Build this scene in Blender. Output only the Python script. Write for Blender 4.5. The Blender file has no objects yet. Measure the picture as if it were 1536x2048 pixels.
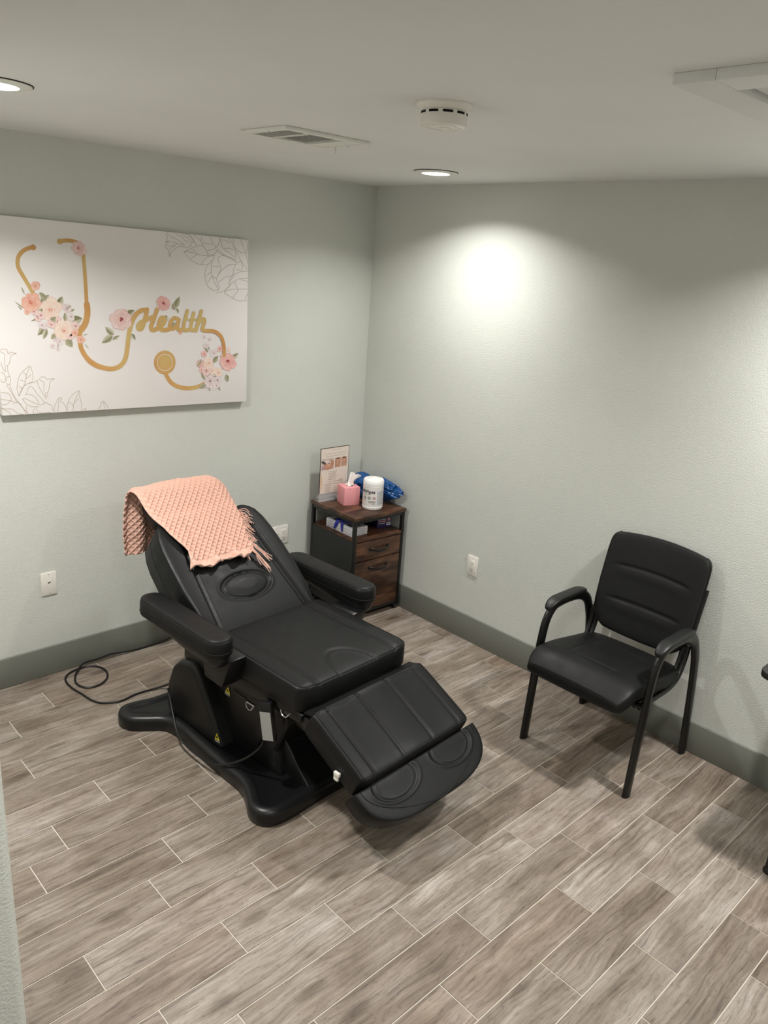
import bpy, bmesh, math, random
from mathutils import Vector, Matrix, noise
random.seed(7)
SC = bpy.context.scene
COL = SC.collection
PI = math.pi
R_ = math.radians

# ------------------------------------------------------------------ camera
FPX, PITCH, ROLL, HEAD = 1560.0, 0.313151, 0.0699407, 0.77683
CAM = Vector((-3.2283, -3.5254, 2.0518))
def camera():
    f = Vector((math.sin(HEAD)*math.cos(PITCH), math.cos(HEAD)*math.cos(PITCH), -math.sin(PITCH)))
    rt = Vector((math.cos(HEAD), -math.sin(HEAD), 0)); up = rt.cross(f)
    r2 = math.cos(ROLL)*rt + math.sin(ROLL)*up
    u2 = -math.sin(ROLL)*rt + math.cos(ROLL)*up
    cd = bpy.data.cameras.new('camera'); cd.sensor_fit = 'HORIZONTAL'; cd.sensor_width = 36.0
    cd.lens = 36.0*FPX/1536.0; cd.clip_start = 0.02
    co = bpy.data.objects.new('camera', cd); COL.objects.link(co)
    b = -f
    co.matrix_world = Matrix(((r2.x, u2.x, b.x, CAM.x), (r2.y, u2.y, b.y, CAM.y), (r2.z, u2.z, b.z, CAM.z), (0, 0, 0, 1)))
    SC.camera = co
camera()
# ------------------------------------------------------------------ world, exposure
w = bpy.data.worlds.new('world'); SC.world = w; w.use_nodes = True
w.node_tree.nodes['Background'].inputs[0].default_value = (0.8, 0.82, 0.8, 1)
w.node_tree.nodes['Background'].inputs[1].default_value = 0.05
SC.view_settings.view_transform = 'Standard'
SC.view_settings.look = 'None'
SC.view_settings.gamma = 1.0
SC.view_settings.use_curve_mapping = False
SC.view_settings.exposure = 0.0
CEIL = 2.44
LAMP_W = 26.5                     # radiant power of one downlight
LAMP_COL = (1.0, 0.985, 0.955)
# downlight positions: two in view, the others behind or beside the camera
LIGHTS = [
    (-0.455, -0.885, 0.47, 'round white ceiling downlight near the corner, past the smoke detector'),
    (-2.385, -1.03, 1.1, 'round ceiling downlight cut by the left frame edge, above the painting'),
    (-0.455, -2.92, 1.1, 'round ceiling downlight out of frame above the black table'),
    (-2.385, -2.92, 0.45, 'round ceiling downlight out of frame by the doorway'),
    (-3.70, -3.30, 0.3, 'round ceiling downlight out of frame in the hallway'),
]

# ------------------------------------------------------------------ helpers
def lin(c):
    if isinstance(c, str):
        c = tuple(int(c[i:i+2], 16)/255 for i in (0, 2, 4))
    return tuple((x/12.92 if x <= 0.04045 else ((x+0.055)/1.055)**2.4) for x in c) + (1.0,)
class NT:
    def __init__(s, name):
        s.m = bpy.data.materials.new(name); s.m.use_nodes = True
        s.t = s.m.node_tree; s.b = s.t.nodes['Principled BSDF']
    def n(s, typ, **kw):
        nd = s.t.nodes.new(typ)
        for k, v in kw.items():
            if k in nd.inputs: nd.inputs[k].default_value = v
            else: setattr(nd, k, v)
        return nd
    def l(s, a, b): s.t.links.new(a, b)
    def co(s, kind='Object', scale=(1, 1, 1)):
        tc = s.n('ShaderNodeTexCoord'); mp = s.n('ShaderNodeMapping'); mp.inputs['Scale'].default_value = scale
        s.l(tc.outputs[kind], mp.inputs['Vector']); return mp.outputs['Vector']
    def ramp(s, src, stops):
        r = s.n('ShaderNodeValToRGB'); e = r.color_ramp.elements
        while len(e) < len(stops): e.new(0.5)
        for k, (p, c) in enumerate(stops): e[k].position = p; e[k].color = c if len(c) == 4 else lin(c)
        s.l(src, r.inputs['Fac']); return r.outputs['Color']
    def bump(s, h, strength, dist=0.001):
        b = s.n('ShaderNodeBump'); b.inputs['Strength'].default_value = strength; b.inputs['Distance'].default_value = dist
        s.l(h, b.inputs['Height']); s.l(b.outputs['Normal'], s.b.inputs['Normal']); return b
    def mix(s, a, b, fac=0.5, mode='MIX'):
        m = s.n('ShaderNodeMix', data_type='RGBA', blend_type=mode)
        if isinstance(fac, (int, float)): m.inputs['Factor'].default_value = fac
        else: s.l(fac, m.inputs['Factor'])
        for v, i in ((a, 6), (b, 7)):
            if isinstance(v, tuple): m.inputs[i].default_value = v
            else: s.l(v, m.inputs[i])
        return m.outputs[2]
def plain(name, col, rough=0.5, spec=0.5, metal=0.0, bump=None, **kw):
    n = NT(name); n.b.inputs['Base Color'].default_value = lin(col) if isinstance(col, str) else tuple(col)+(1,)
    n.b.inputs['Roughness'].default_value = rough; n.b.inputs['Specular IOR Level'].default_value = spec; n.b.inputs['Metallic'].default_value = metal
    for k, v in kw.items(): n.b.inputs[k.replace('_', ' ')].default_value = v
    sc, st, di = bump or (300, 0.05, 0.0005)
    t = n.n('ShaderNodeTexNoise', Scale=sc, Detail=3.0)
    n.l(n.co(), t.inputs['Vector']); n.bump(t.outputs['Fac'], st, di)
    return n.m
def paint(name, col, scale, strength, rough=0.6):
    n = NT(name); v = n.co()
    a = n.n('ShaderNodeTexNoise', Scale=scale, Detail=4.0, Roughness=0.55); n.l(v, a.inputs['Vector'])
    c = n.n('ShaderNodeTexNoise', Scale=1.3, Detail=2.0); n.l(v, c.inputs['Vector'])
    h = n.ramp(a.outputs['Fac'], [(0.36, (0, 0, 0, 1)), (0.62, (1, 1, 1, 1))])
    b = lin(col); d = tuple(x*0.95 for x in b[:3])+(1,)
    n.l(n.ramp(c.outputs['Fac'], [(0.35, d), (0.65, b)]), n.b.inputs['Base Color'])
    n.b.inputs['Roughness'].default_value = rough; n.b.inputs['Specular IOR Level'].default_value = 0.35
    n.bump(h, strength, 0.0022)
    return n.m
M = {}
M['wall'] = paint('wall_paint_sage', 'cfd1ca', 165, 0.30)
M['ceil'] = paint('ceiling_paint', 'e8e8e6', 60, 0.10, 0.7)
M['base'] = plain('baseboard_paint_grey', '73756d', 0.38, 0.5)
M['grout'] = plain('grout', 'c6bfb2', 0.9, 0.2)
M['white'] = plain('white_plastic', 'e6e2da', 0.35)
M['whitepaint'] = plain('white_painted_metal', 'e4e4dc', 0.45)
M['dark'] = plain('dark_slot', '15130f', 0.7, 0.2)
M['blackplastic'] = plain('black_plastic', (0.006, 0.006, 0.0065), 0.36, 0.4, bump=(420, 0.12, 0.0006))
M['blackmetal'] = plain('black_metal', (0.005, 0.005, 0.005), 0.30, 0.45)
M['blackpanel'] = plain('black_panel', (0.014, 0.015, 0.015), 0.55, 0.4)
M['rubber'] = plain('black_rubber', (0.008, 0.008, 0.008), 0.45, 0.4)
M['chrome'] = plain('chrome', 'c9c9c9', 0.2, 0.5, 1.0)
M['label'] = plain('label_paper', '93938e', 0.6)
M['yellow'] = plain('sticker_yellow', 'd6c02a', 0.5)
M['canvas'] = plain('canvas_white', 'e9e4e2', 0.75, 0.2, bump=(900, 0.25, 0.0006))
M['pink'] = plain('pink_card', 'e79ca1', 0.55)
M['tissue'] = plain('tissue_paper', 'f2ece6', 0.9, 0.1, bump=(60, 0.3, 0.003))
M['canister'] = plain('canister_plastic', 'f3f0ee', 0.28)
M['paperlabel'] = plain('canister_label', 'e3dedb', 0.4)
M['ink'] = plain('ink_black', '1a1a1c', 0.5)
M['inkgrey'] = plain('ink_grey', '8d8a88', 0.6)
M['inkred'] = plain('ink_red', 'a6384c', 0.6)
M['purple'] = plain('box_purple', '2a2250', 0.45)
M['boxgrey'] = plain('box_grey', '6b6a70', 0.5)
M['boxpink'] = plain('box_pink', 'e39db4', 0.5)
M['boxwhite'] = plain('box_white', 'd8d6da', 0.5)
M['ribbon'] = plain('ribbon_blue', '1f2b96', 0.4)
M['bag'] = plain('bag_blue', '0f4a86', 0.22, 0.6, bump=(35, 0.35, 0.006))
M['pinkyarn'] = plain('yarn_pink', 'd2a897', 0.95, 0.1, bump=(700, 0.5, 0.0012), Sheen_Weight=0.25)
def leather(name, base, rough):
    n = NT(name); v = n.co()
    a = n.n('ShaderNodeTexVoronoi', Scale=260.0); n.l(v, a.inputs['Vector'])
    b = n.n('ShaderNodeTexNoise', Scale=18.0, Detail=3.0); n.l(v, b.inputs['Vector'])
    n.b.inputs['Base Color'].default_value = base + (1,)
    n.l(n.ramp(b.outputs['Fac'], [(0.3, (rough-.05,)*3+(1,)), (0.7, (rough+.06,)*3+(1,))]), n.b.inputs['Roughness'])
    n.b.inputs['Specular IOR Level'].default_value = 0.26
    n.bump(a.outputs['Distance'], 0.10, 0.0006); return n.m
M['leather'] = leather('black_leather', (0.0052, 0.0053, 0.0055), 0.47)
M['leather2'] = leather('black_leather_matt', (0.005, 0.005, 0.0053), 0.52)
def acrylic():
    n = NT('clear_acrylic'); n.b.inputs['Base Color'].default_value = (0.96, 0.97, 0.97, 1)
    n.b.inputs['Roughness'].default_value = 0.06; n.b.inputs['Alpha'].default_value = 0.16
    t = n.n('ShaderNodeTexNoise', Scale=20.0); n.l(n.co(), t.inputs['Vector']); n.bump(t.outputs['Fac'], 0.01, 0.0002)
    return n.m
M['acrylic'] = acrylic()
def rustic():
    n = NT('rustic_brown_wood'); v = n.co('Object', (2.2, 7.0, 14.0)); v2 = n.co('Object', (1.5, 3.0, 5.0))
    a = n.n('ShaderNodeTexNoise', Scale=2.4, Detail=8.0, Roughness=0.62, Distortion=1.2); n.l(v, a.inputs['Vector'])
    b = n.n('ShaderNodeTexNoise', Scale=2.6, Detail=3.0, Distortion=0.6); n.l(v2, b.inputs['Vector'])
    c1 = n.ramp(a.outputs['Fac'], [(0.30, '2c1d15'), (0.48, '543726'), (0.68, '745038')])
    c2 = n.ramp(b.outputs['Fac'], [(0.38, '4a3526'), (0.6, 'ffffff')])
    n.l(n.mix(c1, c2, 0.75, 'MULTIPLY'), n.b.inputs['Base Color'])
    n.b.inputs['Roughness'].default_value = 0.38; n.bump(a.outputs['Fac'], 0.12, 0.001); return n.m
M['rustic'] = rustic()
def tilemat():
    n = NT('wood_look_tile')
    tc = n.n('ShaderNodeTexCoord'); oi = n.n('ShaderNodeObjectInfo')
    cb = n.n('ShaderNodeCombineXYZ')
    for k, mul in ((0, 41.3), (1, 17.7), (2, 63.1)):
        m = n.n('ShaderNodeMath', operation='MULTIPLY'); m.inputs[1].default_value = mul
        n.l(oi.outputs['Random'], m.inputs[0]); n.l(m.outputs[0], cb.inputs[k])
    ad = n.n('ShaderNodeVectorMath', operation='ADD'); n.l(tc.outputs['Object'], ad.inputs[0]); n.l(cb.outputs[0], ad.inputs[1])
    def mp(s):
        q = n.n('ShaderNodeMapping'); q.inputs['Scale'].default_value = s; n.l(ad.outputs[0], q.inputs['Vector']); return q.outputs[0]
    warp = n.n('ShaderNodeTexNoise', Scale=3.2, Detail=2.0); n.l(mp((1, 2.5, 1)), warp.inputs['Vector'])
    wv = n.n('ShaderNodeVectorMath', operation='SCALE'); wv.inputs['Scale'].default_value = 0.075
    n.l(warp.outputs['Color'], wv.inputs[0])
    ad2 = n.n('ShaderNodeVectorMath', operation='ADD'); n.l(ad.outputs[0], ad2.inputs[0]); n.l(wv.outputs[0], ad2.inputs[1])
    mq = n.n('ShaderNodeMapping'); mq.inputs['Scale'].default_value = (0.42, 11.0, 1); n.l(ad2.outputs[0], mq.inputs['Vector'])
    grain = n.n('ShaderNodeTexNoise', Scale=6.5, Detail=7.0, Roughness=0.66); n.l(mq.outputs[0], grain.inputs['Vector'])
    fine = n.n('ShaderNodeTexNoise', Scale=30.0, Detail=4.0, Roughness=0.7); n.l(mp((0.45, 8.0, 1)), fine.inputs['Vector'])
    patch = n.n('ShaderNodeTexNoise', Scale=4.0, Detail=3.0, Roughness=0.6); n.l(mp((1.0, 2.6, 1)), patch.inputs['Vector'])
    c = n.ramp(grain.outputs['Fac'], [(0.26, '6a635d'), (0.40, '90877f'), (0.54, 'a69d95'), (0.74, 'beb6ad')])
    c = n.mix(c, n.ramp(fine.outputs['Fac'], [(0.30, '857b72'), (0.44, 'ffffff')]), 0.5, 'MULTIPLY')
    c = n.mix(c, n.ramp(patch.outputs['Fac'], [(0.30, 'b0a498'), (0.5, 'dfd9d1'), (0.68, 'ffffff')]), 0.8, 'MULTIPLY')
    spk = n.n('ShaderNodeTexNoise', Scale=55.0, Detail=5.0, Roughness=0.75); n.l(mp((0.6, 1.6, 1)), spk.inputs['Vector'])
    c = n.mix(c, n.ramp(spk.outputs['Fac'], [(0.34, '8a7f76'), (0.46, 'ffffff')]), 0.4, 'MULTIPLY')
    kn = n.n('ShaderNodeTexVoronoi', Scale=3.6); n.l(mp((0.75, 2.4, 1)), kn.inputs['Vector'])
    c = n.mix(c, n.ramp(kn.outputs['Distance'], [(0.02, '6d625a'), (0.10, 'a89d93'), (0.20, 'ffffff')]), 0.55, 'MULTIPLY')
    crk = n.n('ShaderNodeTexNoise', Scale=30.0, Detail=3.0, Roughness=0.6); mq2 = n.n('ShaderNodeMapping'); mq2.inputs['Scale'].default_value = (0.22, 6.5, 1); n.l(ad2.outputs[0], mq2.inputs['Vector']); n.l(mq2.outputs[0], crk.inputs['Vector'])
    c = n.mix(c, n.ramp(crk.outputs['Fac'], [(0.33, '6b6057'), (0.39, 'ffffff')]), 0.42, 'MULTIPLY')
    tone = n.ramp(oi.outputs['Random'], [(0.0, 'cdc4bb'), (0.35, 'e0dcd4'), (0.7, 'ffffff'), (1.0, 'dccfc2')])
    c = n.mix(c, tone, 0.75, 'MULTIPLY')
    n.l(c, n.b.inputs['Base Color'])
    n.b.inputs['Roughness'].default_value = 0.46; n.b.inputs['Specular IOR Level'].default_value = 0.4
    n.bump(grain.outputs['Fac'], 0.22, 0.0015); return n.m
M['tile'] = tilemat()
def emit(name, col, s):
    n = NT(name); n.b.inputs['Base Color'].default_value = (0.9, 0.9, 0.9, 1)
    n.b.inputs['Emission Color'].default_value = col + (1,); n.b.inputs['Emission Strength'].default_value = s
    return n.m
M['lens'] = emit('led_lens', LAMP_COL, 14.0)
def attrmat(name, rough=0.75):
    n = NT(name); a = n.n('ShaderNodeAttribute', attribute_name='Col'); n.l(a.outputs['Color'], n.b.inputs['Base Color'])
    n.b.inputs['Roughness'].default_value = rough; n.b.inputs['Specular IOR Level'].default_value = 0.2
    t = n.n('ShaderNodeTexNoise', Scale=900.0); n.l(n.co(), t.inputs['Vector']); n.bump(t.outputs['Fac'], 0.15, 0.0005); return n.m
M['print'] = attrmat('printed_watercolour')
def goldmat():
    n = NT('printed_gold'); v = n.co(); a = n.n('ShaderNodeTexNoise', Scale=5.0, Detail=2.0); n.l(v, a.inputs['Vector'])
    n.l(n.ramp(a.outputs['Fac'], [(0.35, 'c48a50'), (0.5, 'cca062'), (0.65, 'cdb272')]), n.b.inputs['Base Color'])
    n.b.inputs['Roughness'].default_value = 0.6; return n.m
M['gold'] = goldmat()
M['goldline'] = plain('printed_gold_line', 'b09a83', 0.7, 0.2)

# ---- geometry helpers
def obj(name, bm, mat, parent=None, smooth=35, loc=None):
    me = bpy.data.meshes.new(name); bmesh.ops.recalc_face_normals(bm, faces=bm.faces[:]); bm.to_mesh(me); bm.free()
    if smooth:
        for p in me.polygons: p.use_smooth = True
        if smooth < 180: me.set_sharp_from_angle(angle=R_(smooth))
    if mat: me.materials.append(M[mat] if isinstance(mat, str) else mat)
    o = bpy.data.objects.new(name, me); COL.objects.link(o)
    if parent: o.parent = parent
    if loc: o.location = loc
    return o
def tag(o, label, cat, group=None):
    o['label'] = label; o['category'] = cat
    if group: o['group'] = group
    return o
def thing(name, label, cat, loc=(0, 0, 0), rz=0, group=None):
    o = bpy.data.objects.new(name, None); COL.objects.link(o); o.location = loc; o.rotation_euler = (0, 0, rz); o.empty_display_size = 0.1
    return tag(o, label, cat, group)
def struct(name, bm, mat, parent=None, smooth=35):
    o = obj(name, bm, mat, parent, smooth); o['kind'] = 'structure'; return o
def NB(): return bmesh.new()
def box(bm, x0, x1, y0, y1, z0, z1, bev=0.0, seg=2, mtx=None):
    t = bmesh.new(); bmesh.ops.create_cube(t, size=1.0)
    for v in t.verts: v.co = Vector(((x0+x1)/2+v.co.x*(x1-x0), (y0+y1)/2+v.co.y*(y1-y0), (z0+z1)/2+v.co.z*(z1-z0)))
    if bev: bmesh.ops.bevel(t, geom=t.edges[:], offset=bev, segments=seg, affect='EDGES', profile=0.5)
    merge(bm, t, mtx); return bm
def merge(bm, t, mtx=None):
    mp = {v: bm.verts.new(mtx @ v.co if mtx else v.co) for v in t.verts}
    for f in t.faces:
        try: bm.faces.new([mp[v] for v in f.verts])
        except ValueError: pass
    t.free()
def prism(bm, poly, fn, a, b, bev=0.0, seg=2):
    """polygon extruded between a and b; fn(u, v, w) -> point"""
    t = bmesh.new(); lo = [t.verts.new(fn(u, v, a)) for u, v in poly]; hi = [t.verts.new(fn(u, v, b)) for u, v in poly]
    t.faces.new(lo); t.faces.new(hi[::-1]); n = len(poly)
    for i in range(n): t.faces.new([lo[i], lo[(i+1) % n], hi[(i+1) % n], hi[i]])
    bmesh.ops.recalc_face_normals(t, faces=t.faces[:])
    if bev: bmesh.ops.bevel(t, geom=t.edges[:], offset=bev, segments=seg, affect='EDGES', profile=0.5, clamp_overlap=True)
    merge(bm, t); return bm
def cr(pts, n=8, closed=False):
    """Catmull-Rom resample of points (Vectors or tuples)"""
    P = [Vector(p) for p in pts]; o = []; N = len(P)
    rng = range(N) if closed else range(N-1)
    for i in rng:
        p0 = P[(i-1) % N] if closed or i > 0 else P[0]*2-P[1]
        p1 = P[i]; p2 = P[(i+1) % N]
        p3 = P[(i+2) % N] if closed or i+2 < N else P[-1]*2-P[-2]
        for k in range(n):
            t = k/n
            o.append(0.5*((2*p1)+(p2-p0)*t+(2*p0-5*p1+4*p2-p3)*t*t+(3*p1-p0-3*p2+p3)*t**3))
    if not closed: o.append(P[-1].copy())
    return o
def tube(bm, path, ra, rb=None, seg=10, fixed=None, closed=False, cap=True, taper=None):
    rb = rb or ra; P = [Vector(p) for p in path]; N = len(P); rings = []
    nprev = None
    for i, p in enumerate(P):
        if closed: tg = P[(i+1) % N]-P[(i-1) % N]
        else: tg = P[min(i+1, N-1)]-P[max(i-1, 0)]
        tg = tg.normalized() if tg.length > 1e-9 else Vector((0, 0, 1))
        if fixed is not None:
            b = Vector(fixed); a = tg.cross(b).normalized(); b = a.cross(tg).normalized()
        else:
            if nprev is None:
                h = Vector((0, 0, 1)) if abs(tg.z) < 0.9 else Vector((1, 0, 0)); a = tg.cross(h).normalized()
            else: a = (nprev-tg*nprev.dot(tg)).normalized()
            nprev = a; b = tg.cross(a)
        k = taper(i/(N-1)) if taper else 1.0
        rings.append([bm.verts.new(p+a*(ra*k*math.cos(2*PI*j/seg))+b*(rb*k*math.sin(2*PI*j/seg))) for j in range(seg)])
    for i in range(N if closed else N-1):
        r, s = rings[i], rings[(i+1) % N]
        for j in range(seg): bm.faces.new([r[j], r[(j+1) % seg], s[(j+1) % seg], s[j]])
    if cap and not closed: bm.faces.new(rings[0][::-1]); bm.faces.new(rings[-1])
    return bm
def lathe(bm, prof, c=(0, 0, 0), seg=40, sq=None):
    c = Vector(c); rings = []
    for r, z in prof:
        if r < 1e-6: rings.append([bm.verts.new(c+Vector((0, 0, z)))])
        else: rings.append([bm.verts.new(c+Vector((r*math.cos(2*PI*j/seg), r*math.sin(2*PI*j/seg), z))) for j in range(seg)])
    for a, b in zip(rings, rings[1:]):
        for j in range(seg):
            q = [a[j % len(a)], a[(j+1) % len(a)], b[(j+1) % len(b)], b[j % len(b)]]; u = []
            for v in q:
                if v not in u: u.append(v)
            if len(u) > 2: bm.faces.new(u)
    return bm
class Pad:
    """upholstered pad: outline half width W(t), length L, top T and bottom B heights from the mid plane"""
    def __init__(s, frame, W, L, T, B, n=8, m=8, hf=None, k=0.55, xm=None):
        s.xm = xm; s.frame, s.W, s.L, s.T, s.B, s.n, s.m, s.hf, s.k = frame, W, L, T, B, n, m, hf, k
    def g(s, a, n): return max(0.0, 1-abs(a)**n)**(1.0/n)
    def st(s, sv, tv, top=True, lift=0.0):
        t = (tv+1)/2; x = s.xm(sv, t) if s.xm else sv*s.W(t); y = t*s.L; e = s.g(sv, s.n)*s.g(tv, s.m)
        if top: z = s.T*e + ((s.hf(x, y)*min(1, e*1.3)) if s.hf else 0) + lift
        else: z = -s.B*e
        return s.frame(x, y, z)
    def xy(s, x, y, lift=0.0):
        t = max(0.0, min(1.0, y/s.L)); return s.st(max(-1, min(1, x/s.W(t))), 2*t-1, True, lift)
    def build(s, bm, nu=60, nv=60):
        f = lambda a: (1-s.k)*a+s.k*math.sin(a*PI/2)
        S = [f(-1+2*i/nu) for i in range(nu+1)]; T = [f(-1+2*j/nv) for j in range(nv+1)]
        top = [[bm.verts.new(s.st(a, b)) for a in S] for b in T]
        bot = [[top[j][i] if i in (0, nu) or j in (0, nv) else bm.verts.new(s.st(S[i], T[j], False)) for i in range(nu+1)] for j in range(nv+1)]
        for j in range(nv):
            for i in range(nu):
                bm.faces.new([top[j][i], top[j][i+1], top[j+1][i+1], top[j+1][i]])
                bm.faces.new([bot[j][i], bot[j+1][i], bot[j+1][i+1], bot[j][i+1]])
        return bm
def gauss(d, w): return math.exp(-(d/w)**2)
def sstep(a, b, x):
    t = max(0.0, min(1.0, (x-a)/(b-a))); return t*t*(3-2*t)
def poly_in(px, py, poly):
    c = False; j = len(poly)-1
    for i in range(len(poly)):
        if (poly[i][1] > py) != (poly[j][1] > py) and px < (poly[j][0]-poly[i][0])*(py-poly[i][1])/(poly[j][1]-poly[i][1])+poly[i][0]: c = not c
        j = i
    return c
def text(name, body, size, mat, parent, fn, width=None, bold=0.0):
    """built-in lettering turned into a thin mesh; fn(x, y) -> point"""
    cu = bpy.data.curves.new('lettering', 'FONT'); cu.body = body; cu.size = size; cu.align_x = 'LEFT'; cu.resolution_u = 3; cu.offset = bold
    to = bpy.data.objects.new('lettering', cu); COL.objects.link(to)
    dg = bpy.context.evaluated_depsgraph_get(); me = bpy.data.meshes.new_from_object(to.evaluated_get(dg))
    bpy.data.objects.remove(to); bpy.data.curves.remove(cu)
    bm = bmesh.new(); bm.from_mesh(me); bpy.data.meshes.remove(me)
    bmesh.ops.subdivide_edges(bm, edges=[e for e in bm.edges if e.calc_length() > size*0.25], cuts=2)
    k = 1.0
    if width:
        mx = max(v.co.x for v in bm.verts); mn = min(v.co.x for v in bm.verts); k = width/(mx-mn)
    for v in bm.verts: v.co = fn(v.co.x*k, v.co.y)
    me = bpy.data.meshes.new(name); bm.to_mesh(me); bm.free(); me.materials.append(M[mat])
    o = bpy.data.objects.new(name, me); COL.objects.link(o); o.parent = parent; return o
def quad(bm, pts): bm.faces.new([bm.verts.new(Vector(p)) for p in pts])

# ================================================================== the room
XL, XH, YF = -2.93, -4.30, -3.95        # left partition face, hallway wall, wall behind the camera
struct('wall_back', box(NB(), XH-.1, .1, 0, .1, -.05, CEIL+.06), 'wall', smooth=0)
struct('wall_right', box(NB(), 0, .1, YF-.1, -.0002, -.05, CEIL+.06), 'wall', smooth=0)
struct('wall_front', box(NB(), XH-.1, -.0002, YF-.1, YF, -.05, CEIL+.06), 'wall', smooth=0)
struct('wall_hall', box(NB(), XH-.1, XH, YF+.0002, -.0002, -.05, CEIL+.06), 'wall', smooth=0)
def left_wall():
    pts = [(XL, -.0005), (XL-.12, -.0005)]
    r = .018; e = -2.46
    for cx, a0 in ((XL-.12+r, 180), (XL-r, 270)):
        for k in range(7):
            a = R_(a0+15*k); pts.append((cx+r*math.cos(a), e+r+r*math.sin(a)))
    return prism(NB(), pts, lambda u, v, w: (u, v, w), -.004, CEIL)
struct('wall_left', left_wall(), 'wall', smooth=40)
struct('ceiling', box(NB(), XH, 0, YF, 0, CEIL+.0002, CEIL+.06), 'ceil', smooth=0)
# floor: grout bed with every tile a piece of its own
floor = struct('floor', box(NB(), XH, 0, YF, 0, -.05, -.0018), 'grout', smooth=0)
ROWH, LEN, G = .15233, .6025, .0027
OFF = {-1: -1.769, 0: -1.483, 1: -1.683, 2: -.05, 3: -2.343, 4: -.095, 5: -.365, 6: -1.795, 7: -.12, 8: -.314, 9: -.443, 10: -.13, 11: -.35,
       12: -.648, 13: -.486, 14: -.936, 15: -1.18, 16: -.277, 17: -.582, 18: -.803}
def tile_mesh(w, h):
    bm = NB(); b = .0009; lo = []; hi = []
    for sx, sy in ((-1, -1), (1, -1), (1, 1), (-1, 1)):
        lo.append(bm.verts.new((sx*w/2, sy*h/2, -.003))); hi.append(bm.verts.new((sx*(w/2-b), sy*(h/2-b), 0)))
    bm.faces.new(hi)
    for i in range(4): bm.faces.new([lo[i], lo[(i+1) % 4], hi[(i+1) % 4], hi[i]])
    me = bpy.data.meshes.new('floor_tile'); bm.to_mesh(me); bm.free(); me.materials.append(M['tile']); return me
cache = {}
rt = random.Random(3)
for k in range(-1, 26):
    ya = min(-.0005, -.147-ROWH*k); yb = max(YF+.0005, -.147-ROWH*(k+1))
    if ya-yb < .02: continue
    off = OFF.get(k, -rt.random()*LEN)
    x = off-LEN*math.ceil((off-XH)/LEN)
    while x < 0:
        x0, x1 = max(x, XH+.0005), min(x+LEN, -.0005)
        if x1-x0 > .012:
            key = (round(x1-x0-G, 4), round(ya-yb-G, 4))
            if key not in cache: cache[key] = tile_mesh(*key)
            o = bpy.data.objects.new('floor_tile', cache[key]); COL.objects.link(o); o.parent = floor
            o.location = ((x0+x1)/2, (ya+yb)/2, 0)
        x += LEN
# baseboards
BT, BH = .014, .15
def board(n, x0, x1, y0, y1):
    struct(n, box(NB(), x0, x1, y0, y1, .0004, BH, .003, 2), 'base')
board('baseboard_back', XL+BT, -BT, -BT, -.0002)
board('baseboard_right', -BT, -.0002, YF+BT, -.0002)
board('baseboard_left', XL+.0002, XL+BT, -2.42, -.0002)
board('baseboard_front', XH, -BT, YF+.0002, YF+BT)

# ================================================================== ceiling fittings
def downlight(x, y, k, label):
    t = thing('downlight', label, 'ceiling light', (x, y, CEIL), 0, 'round ceiling downlights')
    obj('trim_ring', lathe(NB(), [(.062, -.004), (.064, -.009), (.085, -.008), (.097, -.004), (.099, 0), (.062, 0), (.062, -.004)], seg=48), 'whitepaint', t)
    obj('lens', lathe(NB(), [(0, -.012), (.040, -.0115), (.058, -.009), (.061, -.004), (.061, -.001), (0, -.001)], seg=48), 'lens', t)
    obj('rim_shade_ring', lathe(NB(), [(.0985, 0), (.1005, 0), (.1005, -.0025), (.0985, -.0025), (.0985, 0)], seg=48), 'dark', t)  # dark ring drawn in as the shade line around the trim edge
    ld = bpy.data.lights.new('downlight_lamp', 'AREA'); ld.shape = 'DISK'; ld.size = .12; ld.energy = LAMP_W*k; ld.color = LAMP_COL; ld.spread = R_(140)
    lo = bpy.data.objects.new('downlight_lamp', ld); COL.objects.link(lo); lo.parent = t; lo.location = (0, 0, -.014)
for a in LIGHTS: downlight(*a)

def vent():
    x0, x1, y0, y1 = -1.578, -1.208, -1.272, -1.012
    t = thing('air_vent', 'white rectangular ceiling air register with louvres and a small lever', 'air vent', ((x0+x1)/2, (y0+y1)/2, CEIL))
    w, d = (x1-x0)/2, (y1-y0)/2; bm = NB(); f = .026
    for a in ((-w, w, -d, -d+f), (-w, w, d-f, d), (-w, -w+f, -d+f, d-f), (w-f, w, -d+f, d-f)): box(bm, *a, -.011, 0, .002)
    obj('frame', bm, 'whitepaint', t)
    obj('duct_back', box(NB(), -w+f, w-f, -d+f, d-f, -.0012, -.0002), 'dark', t)
    def slat(x, y, lx, ly, tx, ty):
        b = NB(); box(b, -lx/2, lx/2, -ly/2, ly/2, -.0006, .0006)
        o = obj('slat', b, 'whitepaint', t); o.location = (x, y, -.0075); o.rotation_euler = (tx, ty, 0)
    for k in range(6): slat(-w+f+.010+k*.0145, 0, .0135, 2*(d-f), 0, R_(-22))
    for k in range(11): slat(-w+f+.165, -d+f+.011+k*.0186, .135, .0205, R_(9), 0)
    for k in range(5): slat(w-f-.010-k*.0145, 0, .0155, 2*(d-f), 0, R_(8))
    for x in (-w+f+.094, w-f-.076): obj('divider', box(NB(), x-.002, x+.002, -d+f, d-f, -.011, -.002), 'whitepaint', t)
    obj('lever', box(NB(), w-.016, w-.008, -.004+.05, .004+.05, -.034, -.011, .002), 'whitepaint', t)
    for s in (-1, 1): obj('screw', lathe(NB(), [(0, -.0128), (.003, -.0125), (.004, -.011)], (s*(w-.012), -.02, 0), 12), 'chrome', t)
vent()
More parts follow.
